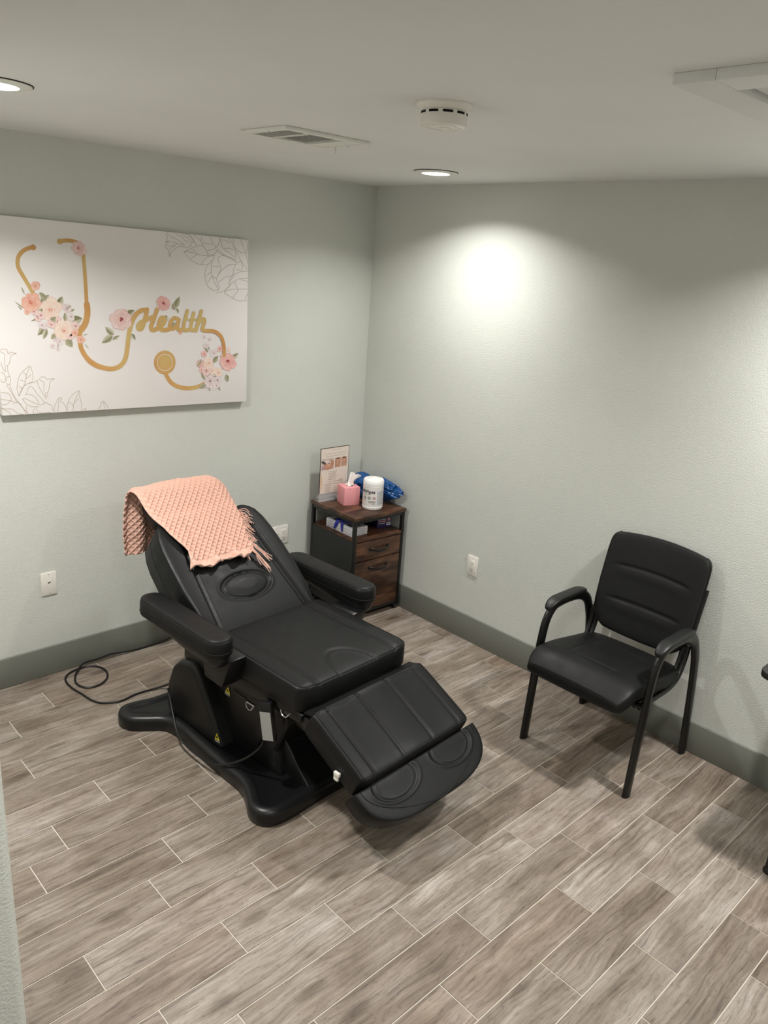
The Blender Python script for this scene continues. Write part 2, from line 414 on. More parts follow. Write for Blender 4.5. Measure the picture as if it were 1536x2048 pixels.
def smoke():
    t = thing('smoke_detector', 'round white smoke detector with dark vent slots on the ceiling', 'smoke detector', (-1.597, -1.985, CEIL))
    obj('mounting_plate', lathe(NB(), [(0, 0), (.074, 0), (.074, -.004), (.070, -.010), (.060, -.016), (.058, -.018), (0, -.018)], seg=56), 'white', t)
    obj('housing', lathe(NB(), [(.055, -.016), (.0605, -.018), (.061, -.026), (.061, -.047), (.058, -.052), (.048, -.0535), (.047, -.0515), (.036, -.0515), (.035, -.0535), (.020, -.054), (0, -.054)], seg=56), 'white', t)
    for k in range(10):
        bm = NB(); a0 = 2*PI*k/10; n = 6; rr = .0613
        for i in range(n):
            a, b = a0+.06+i/n*.44, a0+.06+(i+1)/n*.44
            quad(bm, [(rr*math.cos(a), rr*math.sin(a), -.026), (rr*math.cos(b), rr*math.sin(b), -.026), (rr*math.cos(b), rr*math.sin(b), -.020), (rr*math.cos(a), rr*math.sin(a), -.020)])
        obj('vent_slot', bm, 'dark', t)
    obj('test_button', lathe(NB(), [(.0, -.057), (.015, -.0565), (.017, -.053), (0, -.053)], (.008, .0, 0), 28), 'whitepaint', t)
smoke()
def hatch():
    x0, x1, y0, y1 = -1.632, -.92, -3.42, -2.634; b = .10; c = .088
    t = thing('attic_hatch', 'flush attic hatch with flat board trim at the upper right of the ceiling', 'hatch', ((x0+x1)/2, (y0+y1)/2, CEIL))
    w, d = (x1-x0)/2, (y1-y0)/2
    for a in ((-w, w, d-c, d), (-w, w, -d, -d+c), (-w, -w+b, -d+c+.0008, d-c-.0008), (w-b, w, -d+c+.0008, d-c-.0008)):
        obj('trim_board', box(NB(), *a, -.021, 0, .0012), 'ceil', t)
    obj('hatch_panel', box(NB(), -w+b+.012, w-b-.012, -d+c+.008, d-c-.008, -.008, -.001, .001), 'ceil', t)
hatch()
# ================================================================== wall plates
def plate(name, label, cat, loc, rz, w, kinds):
    t = thing(name, label, cat, loc, rz); h = .115
    # local: x along the wall, -y out of the wall
    prof = box(NB(), -w/2, w/2, -.0065, 0, -h/2, h/2, .0025, 2)
    obj('cover_plate', prof, 'white', t)
    for cx, k in kinds:
        if k == 'outlet':
            obj('receptacle', box(NB(), cx-.0165, cx+.0165, -.0085, -.005, -.0335, .0335, .0012), 'white', t)
            for cz in (-.0185, .0185):
                bm = NB()
                box(bm, cx-.0075, cx-.0055, -.0088, -.007, cz-.002, cz+.006); box(bm, cx+.0050, cx+.0068, -.0088, -.007, cz-.001, cz+.005)
                box(bm, cx-.0025, cx+.0025, -.0088, -.007, cz-.011, cz-.0065)
                obj('socket_slots', bm, 'dark', t)
        elif k == 'cable':
            obj('cable_hole', box(NB(), cx-.006, cx+.006, -.0070, -.004, .002, .008, .001), 'dark', t)
            obj('clip', box(NB(), cx+.0, cx+.010, -.0085, -.005, .012, .018, .001), 'white', t)
        for cz in ((-.048, .048) if k != 'blank' else ()):
            obj('screw', box(NB(), cx-.0022, cx+.0022, -.0072, -.005, cz-.002, cz+.002, .0008), 'inkgrey', t)
    return t
plate('cable_plate', 'white single wall plate with a cable hole, left of the treatment chair', 'wall plate', (-1.966, -.0003, .477), 0, .072, [(0, 'cable')])
plate('power_outlet', 'white double-gang outlet plate half hidden behind the treatment chair backrest', 'outlet', (-.617, -.0003, .457), 0, .117, [(-.023, 'cable'), (.023, 'outlet')])
plate('power_outlet', 'white outlet plate on the right wall between cabinet and armchair', 'outlet', (-.0003, -.981, .452), R_(-90), .074, [(0, 'outlet')])

# traced outlines of the canvas print, in millimetres on the canvas
GOLD=[
 (16.4,[(173,718),(156,714),(135,704),(116,685),(107,661),(108,635),(121,608),(139,575),(157,541),(173,514)]),
 (16.4,[(283,747),(305,753),(331,754),(352,750),(370,740),(382,716),(385,674),(387,611),(388,546),(388,488)]),
 (27.0,[(389,490),(390,459),(385,430),(375,404),(358,382),(342,368)]),
 (21.3,[(350,364),(351,312),(361,282),(382,251),(412,227),(444,212),(484,203),(517,207),(542,222),(560,249),(569,284),(575,322),(585,376),(599,415),(617,445),(643,465),(670,469)]),
 (3.3,[(342,331),(353,282),(378,240),(416,212),(459,198)]),
 (18.9,[(675,471),(669,445),(658,413),(647,387),(634,381),(627,391),(636,407),(656,417),(683,429),(706,436)]),
 (18.9,[(725,469),(715,445),(704,418),(693,391),(699,377),(720,381),(743,393),(761,411),(763,429),(749,432),(736,415),(734,393),(747,378),(773,377),(791,382)]),
 (17.0,[(836,427),(815,432),(797,415),(791,392),(804,381),(822,392),(836,415),(842,431),(833,399),(835,378),(856,377)]),
 (17.0,[(886,466),(874,429),(865,394),(868,375),(891,376)]),
 (17.0,[(920,455),(911,420),(903,387),(910,374),(931,376)]),
 (10.4,[(893,424),(932,424)]),
 (17.0,[(963,465),(949,427),(937,389),(932,372)]),
 (17.0,[(937,389),(951,412),(969,427),(981,422),(976,401),(967,379),(980,371),(1003,370),(1031,368),(1053,359),(1076,339),(1088,310),(1093,280),(1094,246)]),
 (20.8,[(764,176),(773,150),(794,122),(828,101),(868,91),(907,89),(940,93),(979,107)]),
]
LINES=[
 [(70,104),(65,136),(74,178),(86,199),(106,218),(126,230),(134,204),(135,181),(132,163)],
 [(70,105),(88,135),(102,163),(109,195),(126,228)],
 [(88,135),(73,146)],
 [(102,163),(81,174)],
 [(105,176),(128,194)],
 [(109,192),(96,205)],
 [(73,107),(88,138),(111,156),(131,162)],
 [(24,240),(24,262),(27,281),(23,287),(13,293),(13,303),(22,305),(34,304),(39,296),(41,283),(51,292),(62,289),(74,285),(62,283),(52,277),(47,261),(43,246),(33,235),(27,237)],
 [(24,235),(24,218),(26,209)],
 [(34,235),(34,211),(40,189)],
 [(9,253),(13,231),(20,212)],
 [(5,206),(14,206),(22,190),(17,168),(5,169),(4,181)],
 [(23,168),(27,186),(40,189),(41,167),(31,154),(23,164)],
 [(37,157),(44,125),(57,95),(68,78)],
 [(25,152),(41,122),(54,92),(63,77)],
 [(41,72),(59,77),(74,71),(79,58),(93,37),(105,23)],
 [(65,77),(82,54),(95,25)],
 [(-1,124),(13,122),(31,116),(38,93),(22,75),(6,70),(-4,77)],
 [(-3,96),(17,91),(38,85),(53,81)],
 [(-4,59),(8,53),(35,51),(50,40),(61,29),(83,24)],
 [(-4,57),(13,46),(28,35),(32,25)],
 [(179,116),(179,139),(181,156),(172,163),(163,170),(167,179),(180,182),(189,177),(195,168),(205,171),(218,172),(228,170),(214,164),(205,154),(201,132),(195,115),(186,111)],
 [(182,113),(187,89)],
 [(193,112),(192,92)],
 [(102,111),(113,137),(120,143),(132,136),(146,112),(167,84),(178,63)],
 [(116,153),(130,159),(143,161),(153,170),(154,151),(163,127),(178,100),(186,83)],
 [(95,107),(111,109),(133,100),(147,82),(153,65)],
 [(85,90),(97,91),(121,77),(140,66),(159,58)],
 [(85,90),(99,69),(123,54),(152,52)],
 [(159,58),(172,64),(185,69),(194,59),(207,54),(209,38),(213,24)],
 [(139,50),(144,33),(163,23),(189,24),(205,21)],
 [(101,62),(98,43),(100,28)],
 [(132,47),(125,31),(129,24)],
 [(218,23),(218,44),(228,66),(242,86),(255,81),(245,72),(261,57),(271,36),(271,22)],
 [(242,82),(237,56),(232,24)],
 [(274,22),(277,49),(289,79),(311,101),(335,111),(335,83),(342,51),(339,20)],
 [(301,22),(306,54),(320,84),(335,110)],
 [(306,44),(285,62)],
 [(308,57),(330,76)],
 [(347,20),(351,26),(362,26),(356,19)],
 [(419,19),(429,34),(441,56),(455,43),(469,18)],
 [(445,51),(450,19)],
 [(791,820),(780,810),(788,799),(779,777),(793,784),(779,770),(773,756),(789,745),(794,724),(799,712),(806,733),(824,746),(842,760),(871,761),(893,760),(911,770),(907,780),(929,785)],
 [(789,814),(804,803),(829,795),(850,785),(871,774)],
 [(781,776),(804,779),(835,775),(864,770),(882,774)],
 [(779,768),(793,760),(814,764),(839,772)],
 [(796,745),(810,755),(832,764)],
 [(829,820),(843,811),(864,804),(878,789),(900,785)],
 [(861,819),(875,808),(893,803),(911,788)],
 [(875,819),(900,814),(915,798),(926,786)],
 [(902,818),(919,801),(940,770)],
 [(922,817),(944,806),(963,795),(967,815)],
 [(963,795),(976,771)],
 [(872,738),(900,751),(922,761),(944,769),(974,770),(996,744),(1004,727),(1042,730)],
 [(872,738),(892,716),(921,696),(951,686),(981,684),(1005,690),(1026,707),(1038,727)],
 [(872,738),(907,739),(944,731),(973,727),(1007,726)],
 [(918,756),(936,737)],
 [(944,731),(910,711)],
 [(1007,726),(981,708),(966,687)],
 [(1005,690),(990,667),(984,638),(990,606),(1003,581),(1030,567),(1061,568),(1061,589),(1051,615),(1059,641),(1075,669),(1065,693),(1057,715),(1069,728),(1088,732)],
 [(1026,704),(1019,672),(1022,640),(1038,605),(1059,569)],
 [(1019,652),(992,632)],
 [(1022,636),(1049,621)],
 [(1021,630),(999,600)],
 [(1026,681),(1061,677)],
 [(1059,641),(1088,668),(1120,689),(1160,694)],
 [(1061,605),(1092,626),(1128,637),(1148,647)],
 [(1160,694),(1148,670),(1144,644),(1124,620),(1120,597)],
 [(1049,756),(1073,741),(1108,727),(1135,719),(1164,702)],
 [(1053,761),(1088,739),(1128,725),(1163,710)],
 [(1072,814),(1076,789),(1088,764),(1123,747),(1155,726)],
 [(1121,814),(1139,793),(1155,759),(1163,714)],
 [(1143,813),(1151,787),(1167,749),(1192,712),(1231,672)],
 [(1188,811),(1203,781),(1222,752),(1230,799)],
 [(1222,752),(1226,726),(1231,700)],
 [(1015,815),(1023,795),(1049,772),(1069,801),(1061,814)],
 [(974,786),(1004,782),(1030,783)],
 [(996,750),(1030,758),(1049,769)],
 [(996,740),(1019,732),(1042,740),(1053,756)],
 [(1078,805),(1103,804),(1123,795)],
 [(1092,765),(1119,769),(1147,761)],
 [(1159,768),(1183,754),(1216,749)],
 [(1093,557),(1120,584),(1152,611),(1189,627),(1232,629)],
 [(1093,557),(1129,571),(1169,574),(1232,577)],
 [(1093,555),(1121,541),(1153,525),(1190,517),(1233,521)],
 [(1181,572),(1161,552),(1145,531)],
 [(1231,553),(1215,522)],
 [(1156,608),(1173,575)],
 [(1189,622),(1221,617),(1232,609)],
 [(1046,553),(1085,562),(1120,587),(1132,617),(1156,644),(1192,661),(1231,665)],
 [(1164,697),(1184,708),(1196,699),(1200,672)],
 [(1164,671),(1192,666)],
]
FLOWERS=[
 (366,726,37.7,'w'),
 (171,564,21.3,'s'),
 (147,496,47.5,'s'),
 (228,466,54.1,'b'),
 (279,379,50.8,'b'),
 (354,338,21.3,'s'),
 (300,473,22.9,'m'),
 (190,402,19.7,'m'),
 (333,397,21.3,'w'),
 (229,313,13.1,'m'),
 (250,300,9.8,'m'),
 (174,430,14.7,'w'),
 (244,344,14.7,'m'),
 (546,426,55.7,'w'),
 (760,499,42.6,'p'),
 (847,362,11.5,'s'),
 (1116,213,57.3,'p'),
 (1003,208,34.4,'b'),
 (953,210,24.6,'p'),
 (977,256,18.0,'p'),
 (1011,118,37.7,'m'),
 (1030,87,21.3,'m'),
 (1070,279,19.7,'p'),
 (990,299,16.4,'m'),
 (980,341,11.5,'m'),
 (1122,276,13.1,'b'),
 (186,444,21.3,'w'),
 (256,419,21.3,'w'),
 (316,437,18.0,'m'),
 (226,405,19.7,'w'),
 (259,332,18.0,'m'),
 (305,354,21.3,'w'),
 (329,368,18.0,'s'),
 (130,458,14.7,'s'),
 (158,458,19.7,'w'),
 (1060,159,27.9,'b'),
 (1033,258,21.3,'m'),
 (989,171,27.9,'w'),
 (1055,120,24.6,'m'),
 (964,176,18.0,'p'),
 (1011,329,9.8,'m'),
 (1048,94,19.7,'m'),
 (1021,169,24.6,'b'),
]
LEAVES=[
 (189,493,227,529,27.9),
 (186,538,221,501,21.3),
 (264,484,283,523,27.9),
 (292,416,291,459,21.3),
 (319,419,366,430,37.7),
 (271,372,273,430,36.0),
 (198,395,167,359,24.6),
 (207,387,189,343,21.3),
 (288,343,315,306,32.8),
 (573,438,613,468,36.0),
 (508,358,469,393,27.9),
 (502,354,449,321,29.5),
 (501,335,536,354,14.7),
 (593,361,613,331,18.0),
 (817,477,846,533,27.9),
 (817,470,806,501,21.3),
 (826,478,839,455,14.7),
 (766,414,776,446,32.8),
 (797,382,816,414,21.3),
 (1141,225,1182,254,27.9),
 (1106,148,1116,108,24.6),
 (986,102,947,87,27.9),
 (981,128,962,172,18.0),
 (991,145,1031,177,21.3),
 (987,306,1011,272,9.8),
 (125,530,114,559,6.6),
 (118,472,82,500,5.7),
 (110,465,94,482,4.9),
 (170,430,142,419,6.6),
 (250,322,251,289,5.7),
 (365,356,388,364,4.1),
 (370,319,388,296,4.1),
 (303,473,319,486,6.6),
 (317,459,333,473,8.2),
 (227,416,250,437,24.6),
 (195,472,168,451,21.3),
 (307,401,335,379,24.6),
 (245,365,222,344,21.3),
 (1031,212,1060,245,24.6),
 (962,231,938,194,18.0),
 (1021,143,1060,111,24.6),
 (1001,264,977,298,9.8),
 (1060,89,1071,64,8.2),
 (1011,92,1006,66,8.2),
]
DISC=[(761, 222), (762, 276), (822, 220), (701, 224)]
TIPS=[(173, 718), (285, 748)]
CORD=[(-1.627,-0.457,0.005),(-1.672,-0.434,0.005),(-1.755,-0.429,0.005),(-1.836,-0.442,0.005),(-1.904,-0.411,0.005),(-1.935,-0.361,0.005),(-1.949,-0.282,0.005),(-1.965,-0.191,0.005),(-1.96,-0.114,0.005),(-1.929,-0.067,0.005),(-1.874,-0.046,0.005),(-1.819,-0.05,0.005),(-1.781,-0.084,0.005),(-1.769,-0.137,0.005),(-1.786,-0.197,0.005),(-1.826,-0.238,0.005),(-1.872,-0.25,0.005),(-1.914,-0.233,0.005),(-1.931,-0.182,0.005),(-1.921,-0.132,0.005),(-1.891,-0.083,0.013),(-1.833,-0.033,0.014),(-1.763,-0.032,0.014),(-1.688,-0.032,0.019),(-1.612,-0.032,0.013),(-1.509,-0.031,0.006),(-1.439,-0.03,0.006),(-1.392,-0.032,0.011),(-1.344,-0.032,0.024)]

# ================================================================== printed canvas
AX, AZ, AY = -2.118, 1.282, -.0362
art = thing('wall_canvas', 'large white canvas print of a golden floral stethoscope above the treatment chair', 'picture', (-1.50, -.0005, 1.69))
AO = Vector((-1.50, -.0005, 1.69))
def canvas():
    c = [(-2.121, 1.3055), (-.884, 1.2795), (-.8835, 2.0965), (-2.1195, 2.1175)]
    return prism(NB(), [(a-AO.x, b-AO.z) for a, b in c], lambda u, v, w: (u, w, v), 0, -.0352, .003, 2)
cv = obj('canvas', canvas(), 'canvas', art)
def ap(u, v, lift=0.0):       # millimetres on the canvas -> point in the canvas thing
    return Vector((AX+u/1000-AO.x, AY-lift-AO.y, AZ+v/1000-AO.z))
def stroke(bm, pts, w, lift, taper=None, n=5):
    P = cr([Vector((a, b, 0)) for a, b in pts], n); N = len(P); L = []; Rr = []
    for i, p in enumerate(P):
        tg = (P[min(i+1, N-1)]-P[max(i-1, 0)]).normalized(); nn = Vector((-tg.y, tg.x, 0)); k = (taper(i/(N-1)) if taper else 1)*w/2
        L.append(p+nn*k); Rr.append(p-nn*k)
    q_ = .0002/N if w > 8 else 0
    vl = [bm.verts.new(ap(p.x, p.y, lift+i*q_)) for i, p in enumerate(L)]; vr = [bm.verts.new(ap(p.x, p.y, lift+i*q_)) for i, p in enumerate(Rr)]
    for i in range(N-1): bm.faces.new([vl[i], vl[i+1], vr[i+1], vr[i]])
    if w > 8:
        for k_, p in enumerate((P[0], P[-1])): disc(bm, p.x, p.y, w/2*(taper(0) if taper else 1), lift-.00003+k_*.00021)
def disc(bm, x, y, r, lift, n=24, ri=0):
    o = [bm.verts.new(ap(x+r*math.cos(2*PI*i/n), y+r*math.sin(2*PI*i/n), lift)) for i in range(n)]
    if not ri: bm.faces.new(o); return
    q = [bm.verts.new(ap(x+ri*math.cos(2*PI*i/n), y+ri*math.sin(2*PI*i/n), lift)) for i in range(n)]
    for i in range(n): bm.faces.new([o[i], o[(i+1) % n], q[(i+1) % n], q[i]])
bm = NB()
for i, (w_, pts) in enumerate(GOLD[:5]): stroke(bm, pts, w_, .0002+.00025*i)
for x, y in TIPS: disc(bm, x, y, 11.5, .0009)
obj('stethoscope_print', bm, 'gold', art, 0)
bm = NB()
for i, (w_, pts) in enumerate(GOLD[5:13]): stroke(bm, pts, w_*1.12, .0010+.00018*i)
obj('health_lettering', bm, 'gold', art, 0)
bm = NB(); stroke(bm, GOLD[13][1], GOLD[13][0], .0004); disc(bm, DISC[0][0], DISC[0][1], 57, .0010, 48)
obj('chest_piece_print', bm, 'gold', art, 0)
bm = NB(); disc(bm, DISC[0][0], DISC[0][1], 41, .0013, 48, 39); obj('chest_piece_ring', bm, 'canvas', art, 0)
bm = NB()
for pts in LINES: stroke(bm, pts, 1.5, .0002, None, 5)
obj('line_flowers_print', bm, 'goldline', art, 0)['kind'] = 'stuff'
def colmesh(name, tris, parent):
    """tris: list of (points, colours)"""
    me = bpy.data.meshes.new(name); V = []; F = []; C = []
    for pts, cols in tris:
        F.append(tuple(range(len(V), len(V)+len(pts)))); V += pts; C += cols
    me.from_pydata(V, [], F); at = me.color_attributes.new('Col', 'FLOAT_COLOR', 'POINT')
    for i, c in enumerate(C): at.data[i].color = c
    me.materials.append(M['print']); o = bpy.data.objects.new(name, me); COL.objects.link(o); o.parent = parent; return o
PAL = {'w': ('eedcd7', 'e4bdb6', 'c67a80'), 's': ('efcab9', 'e4a592', 'cc7a66'), 'b': ('f1e4d8', 'ecd0c0', 'dc9f8d'), 'p': ('efcfc7', 'e3a39d', 'c56a6f'), 'm': ('eee6e5', 'd9c2c2', '9a7880')}
def mixc(a, b, t): return tuple(a[i]*(1-t)+b[i]*t for i in range(4))
def flower(x, y, r, k, q, rn):
    c0, c1, c2 = [lin(c) for c in PAL[k]]; T = []
    rings = [(7, 1.0, .52), (7, .84, .46), (6, .68, .42), (6, .52, .38), (5, .36, .36), (4, .2, .3)] if r > 22 else [(5, 1.0, .75), (4, .6, .5), (3, .3, .4)]
    lift = .0008+.0004*q
    for j, (n, rr, hw) in enumerate(rings):
        a0 = rn.random()*6.28
        for i in range(n):
            a = a0+2*PI*(i+rn.uniform(-.12, .12))/n; R1 = r*.95*rr*rn.uniform(.80, 1.10); lift += .000012
            bx, by = x+r*.05*math.cos(a), y+r*.05*math.sin(a); m = 13; rim = []
            for s in range(m):
                th = PI*(s/(m-1)-.5)*1.05
                d = R1*(math.cos(th)**.45 if math.cos(th) > 0 else .05)*(1+.05*math.sin(9*th+i))
                px = a+th*hw*1.05
                rim.append((x+d*math.cos(px), y+d*math.sin(px)))
            core = mixc(c1, c2, j/len(rings)*.9); tip = mixc(c0, c1, rn.uniform(0, .55)+.12*j); edge = mixc(tip, c2, .38)
            mid = [(bx+(p[0]-bx)*.86, by+(p[1]-by)*.86) for p in rim]
            for s in range(m-1):
                T.append(([ap(bx, by, lift), ap(*mid[s], lift), ap(*mid[s+1], lift)], [core, tip, tip]))
                T.append(([ap(*mid[s], lift), ap(*rim[s], lift), ap(*rim[s+1], lift), ap(*mid[s+1], lift)], [tip, edge, edge, tip]))
    cc = lin('8e2f40') if k in 'wp' else c2
    for i in range(5):
        a = rn.random()*6.28; d = r*.10; lift += .00001; u, v = x+d*math.cos(a), y+d*math.sin(a); s = r*.07
        T.append(([ap(u-s, v, lift), ap(u, v-s*1.6, lift), ap(u+s, v, lift), ap(u, v+s*1.6, lift)], [cc]*4))
    return colmesh('flower_print', T, art)
def leafp(x0, y0, x1, y1, w_, q, rn):
    c0, c1 = lin(rn.choice(['9d9a7c', '8c8a68', 'b0ab92', 'a39f86'])), lin(rn.choice(['c6c1ab', 'b7b196', 'd3cdbd'])); T = []
    d = Vector((x1-x0, y1-y0, 0)); n = Vector((-d.y, d.x, 0)).normalized()*w_/2; m = 10; lift = .0005+.00002*q
    for side, c in ((1, c0), (-1, c1)):
        for i in range(m):
            a, b = i/m, (i+1)/m
            f = lambda t: math.sin(PI*t**.8)*(1+.06*math.sin(t*20))
            p = [Vector((x0, y0, 0))+d*a, Vector((x0, y0, 0))+d*b, Vector((x0, y0, 0))+d*b+n*side*f(b), Vector((x0, y0, 0))+d*a+n*side*f(a)]
            T.append(([ap(v.x, v.y, lift) for v in p], [mixc(c, lin('6d6447'), .3), mixc(c, lin('6d6447'), .3), c, c]))
    return colmesh('leaf_print', T, art)
rn = random.Random(11)
for q, a in enumerate(LEAVES): leafp(*a, q, rn)
for q, a in enumerate(FLOWERS): flower(*a, q % 3, rn)

# ================================================================== treatment chair (foot end towards -y)
TC = thing('treatment_chair', 'black leather reclining treatment chair with armrests, leg rest and moulded base', 'treatment chair', (-1.40, -1.30, 0), R_(3.5))
def fr(o, th, sgn=1):
    """pad frame: origin o, running direction in the side plane at angle th, normal perpendicular"""
    o = Vector(o); e = Vector((0, math.cos(th), math.sin(th))); n = Vector((0, -math.sin(th), math.cos(th)))*sgn
    return lambda x, y, z: o+Vector((x, 0, 0))+e*y+n*z
def corner(w, t0=.86, c=.16):
    def W(t):
        d = abs(2*t-1)
        return w*(1-c*max(0, (d-t0)/(1-t0))**2.2)
    return W
def lerp_pts(pts):
    def f(t):
        for (a, p), (b, q) in zip(pts, pts[1:]):
            if t <= b:
                k = (t-a)/(b-a); k = k*k*(3-2*k) if False else k
                return p+(q-p)*k
        return pts[-1][1]
    return f
def piping(name, pad, parent, path, r=.0022, mat='leather', lift=0.0004):
    bm = NB(); tube(bm, [pad.st(a, b, True, lift) for a, b in path], r, seg=6); return obj(name, bm, mat, parent)
def edge_path(a=.93, b=.95, n=26):
    p = [(-a, -b+2*b*i/n) for i in range(n+1)]; p += [(-a+2*a*i/n, b) for i in range(1, n+1)]; p += [(a, b-2*b*i/n) for i in range(1, n+1)]; return p
# seat
def seat_h(x, y):
    ax = abs(x); h = -.0045*gauss(ax-.205, .0045)+.007*sstep(.205, .24, ax)
    d = math.sqrt((x/.100)**2+((y-.60)/.185)**2)
    h += -.0055*gauss((d-1)*.10, .0045)+(-.003*sstep(1.0, .8, d) if d < 1 else 0)
    return h
seat = Pad(fr((0, .30, .505), PI, -1), corner(.297), .575, .050, .066, 9, 9, seat_h)
so = obj('seat', seat.build(NB(), 110, 110), 'leather', TC, 60)
piping('seat_piping', seat, so, edge_path(.955, .965))
# backrest
BA = R_(37); BO = Vector((0, .28, .53)); BE = Vector((0, math.cos(BA), math.sin(BA))); BN = Vector((0, -math.sin(BA), math.cos(BA)))
def back_h(x, y):
    ax = abs(x); g = .230-.10*y; h = -.008*gauss(ax-g, .0075)+.020*sstep(g, g+.028, ax)
    d = math.sqrt((x/.120)**2+((y-.20)/.062)**2)
    h += -.007*gauss((d-1)*.075, .0075)+.003*gauss((d-1.16)*.075, .006)+(.007*sstep(1.0, .3, d) if d < 1 else 0)
    return h
backW = lerp_pts([(0, .262), (.06, .276), (.2, .296), (.4, .304), (.6, .302), (.75, .297), (.85, .287), (.93, .270), (1.0, .225)])
def back_x(sv, t):        # keep the mesh rows along the side seams
    g = .230-.10*t*.605; a = abs(sv); w = backW(t)
    x = a/.70*g if a < .70 else g+(a-.70)/.30*(w-g)
    return math.copysign(x, sv)
back = Pad(fr(BO-BN*.055, BA), backW, .605, .055, .150, 8, 9, back_h, xm=back_x)
bo = obj('backrest', back.build(NB(), 180, 180), 'leather', TC, 60)
for s in (-1, 1):
    bm = NB(); tube(bm, [back.st(s*.94, -.96+1.88*i/40, True, .0003) for i in range(41)], .0022, seg=6); obj('back_piping', bm, 'leather', bo)
    bm = NB(); tube(bm, [back.frame(s*(back.W(t/40)*.994+.001), t/40*.605, -.055*(.15+.7*math.sin(PI*t/40))) for t in range(2, 39)], .0016, seg=6); obj('side_seam', bm, 'leather', bo)
# headrest
head = Pad(fr(BO+BE*.622-BN*.085, BA), corner(.196, .5, .16), .185, .080, .095, 3.6, 3.2, lambda x, y: -.008*gauss(x, .12))
obj('headrest', head.build(NB(), 60, 40), 'leather', TC, 60)
bm = NB()
for s in (-.1, .1): tube(bm, [BO+BE*.55-BN*.11+Vector((s, 0, 0)), BO+BE*.70-BN*.075+Vector((s, 0, 0))], .009, seg=10)
obj('headrest_post', bm, 'chrome', TC)
# maker's tag on the right edge of the backrest
tg = NB(); e0 = back.frame(.300, .45, .012)
box(tg, -.002, .016, -.028, .028, -.001, .001, .0006, 1, Matrix.Translation(e0) @ Matrix.Rotation(BA, 4, 'X'))
obj('fabric_tag', tg, 'blackpanel', TC)
tg = NB(); e0 = back.frame(.306, .345, -.01)
box(tg, -.002, .012, -.022, .022, -.006, .006, .003, 2, Matrix.Translation(e0) @ Matrix.Rotation(BA, 4, 'X')); obj('release_lever', tg, 'blackplastic', TC)
# leg rest
LA = R_(180+27)
def leg_h(x, y):
    ax = abs(x); return -.0060*gauss(ax-.235, .0045)-.0060*gauss(ax-.080, .0045)+.004*math.cos(min(1, ax/.30)*PI*1.9)*.6
leg = Pad(fr(Vector((0, -.330, .502))-Vector((0, -math.sin(R_(27)), math.cos(R_(27))))*.052, LA, -1), corner(.300, .86, .10), .320, .052, .075, 9, 7, leg_h)
lo = obj('leg_rest', leg.build(NB(), 110, 70), 'leather', TC, 60)
piping('leg_piping', leg, lo, edge_path(.955, .94))
bm = NB()
prism(bm, [(-.285, .472), (-.310, .477), (-.343, .490), (-.352, .486), (-.345, .480), (-.312, .468), (-.285, .464)], lambda u, v, w: (w, u, v), -.288, .288)
obj('seam_flap', bm, 'leather', lo)
# foot rest
FA = R_(180+39); fn_ = Vector((0, -math.sin(R_(39)), math.cos(R_(39))))
def footW(t): return .334*(max(0.0, 1-.99*t**2.9))**(1/2.9)
def foot_h(x, y):
    h = 0
    for c in (-.155, .155):
        d = math.sqrt(((x-c)/.105)**2+((y-.030)/.062)**2); h += -.005*gauss((d-1)*.07, .005)-(.003*sstep(1, .8, d) if d < 1 else 0)
        h += .002*gauss((d-1.14)*.07, .005)
    return h
foot = Pad(fr(Vector((.006, -.598, .318))-fn_*.04, FA, -1), footW, .172, .042, .048, 15, 13, foot_h)
fo = obj('foot_rest', foot.build(NB(), 110, 60), 'leather', TC, 60)
bm = NB(); tube(bm, [foot.st(.93*math.cos(PI*i/60), -.93+1.86*math.sin(PI*i/60), True, .0004) for i in range(61)], .0022, seg=6); obj('foot_piping', bm, 'leather', fo)
bm = NB()
for s in (-.2, .2): tube(bm, [(s, -.50, .32), (s, -.60, .268), (s, -.655, .215)], .010, seg=8)
obj('foot_rest_bracket', bm, 'blackmetal', TC)
# armrests
def offs(poly, d):
    n = len(poly); area = sum(poly[i][0]*poly[(i+1) % n][1]-poly[(i+1) % n][0]*poly[i][1] for i in range(n)); sg = 1 if area > 0 else -1; o = []
    for i in range(n):
        a, b = Vector(poly[i-1]), Vector(poly[(i+1) % n]); t = (b-a).normalized(); o.append((poly[i][0]-sg*t.y*d, poly[i][1]+sg*t.x*d))
    return o
def loft(bm, poly, layers, fn):
    """rounded slab: outline inset by d at height z for every (d, z)"""
    lay = [[bm.verts.new(fn(x, y, z)) for x, y in offs(poly, d)] for d, z in layers]
    for a, b in zip(lay, lay[1:]):
        for i in range(len(a)): bm.faces.new([a[i], a[(i+1) % len(a)], b[(i+1) % len(a)], b[i]])
    bm.faces.new(lay[-1]); bm.faces.new(lay[0][::-1]); return bm
def stadium(w, y0, y1, n=14, m=16):
    o = []
    for k in range(n+1): a = PI*k/n; o.append((w*math.cos(a), y1-w+w*math.sin(a)))
    for k in range(1, m): o.append((-w, y1-w+(y0+w-y1+w)*k/m))
    for k in range(n+1): a = PI+PI*k/n; o.append((w*math.cos(a), y0+w+w*math.sin(a)))
    for k in range(1, m): o.append((w, y0+w+(y1-w-y0-w)*k/m))
    return o
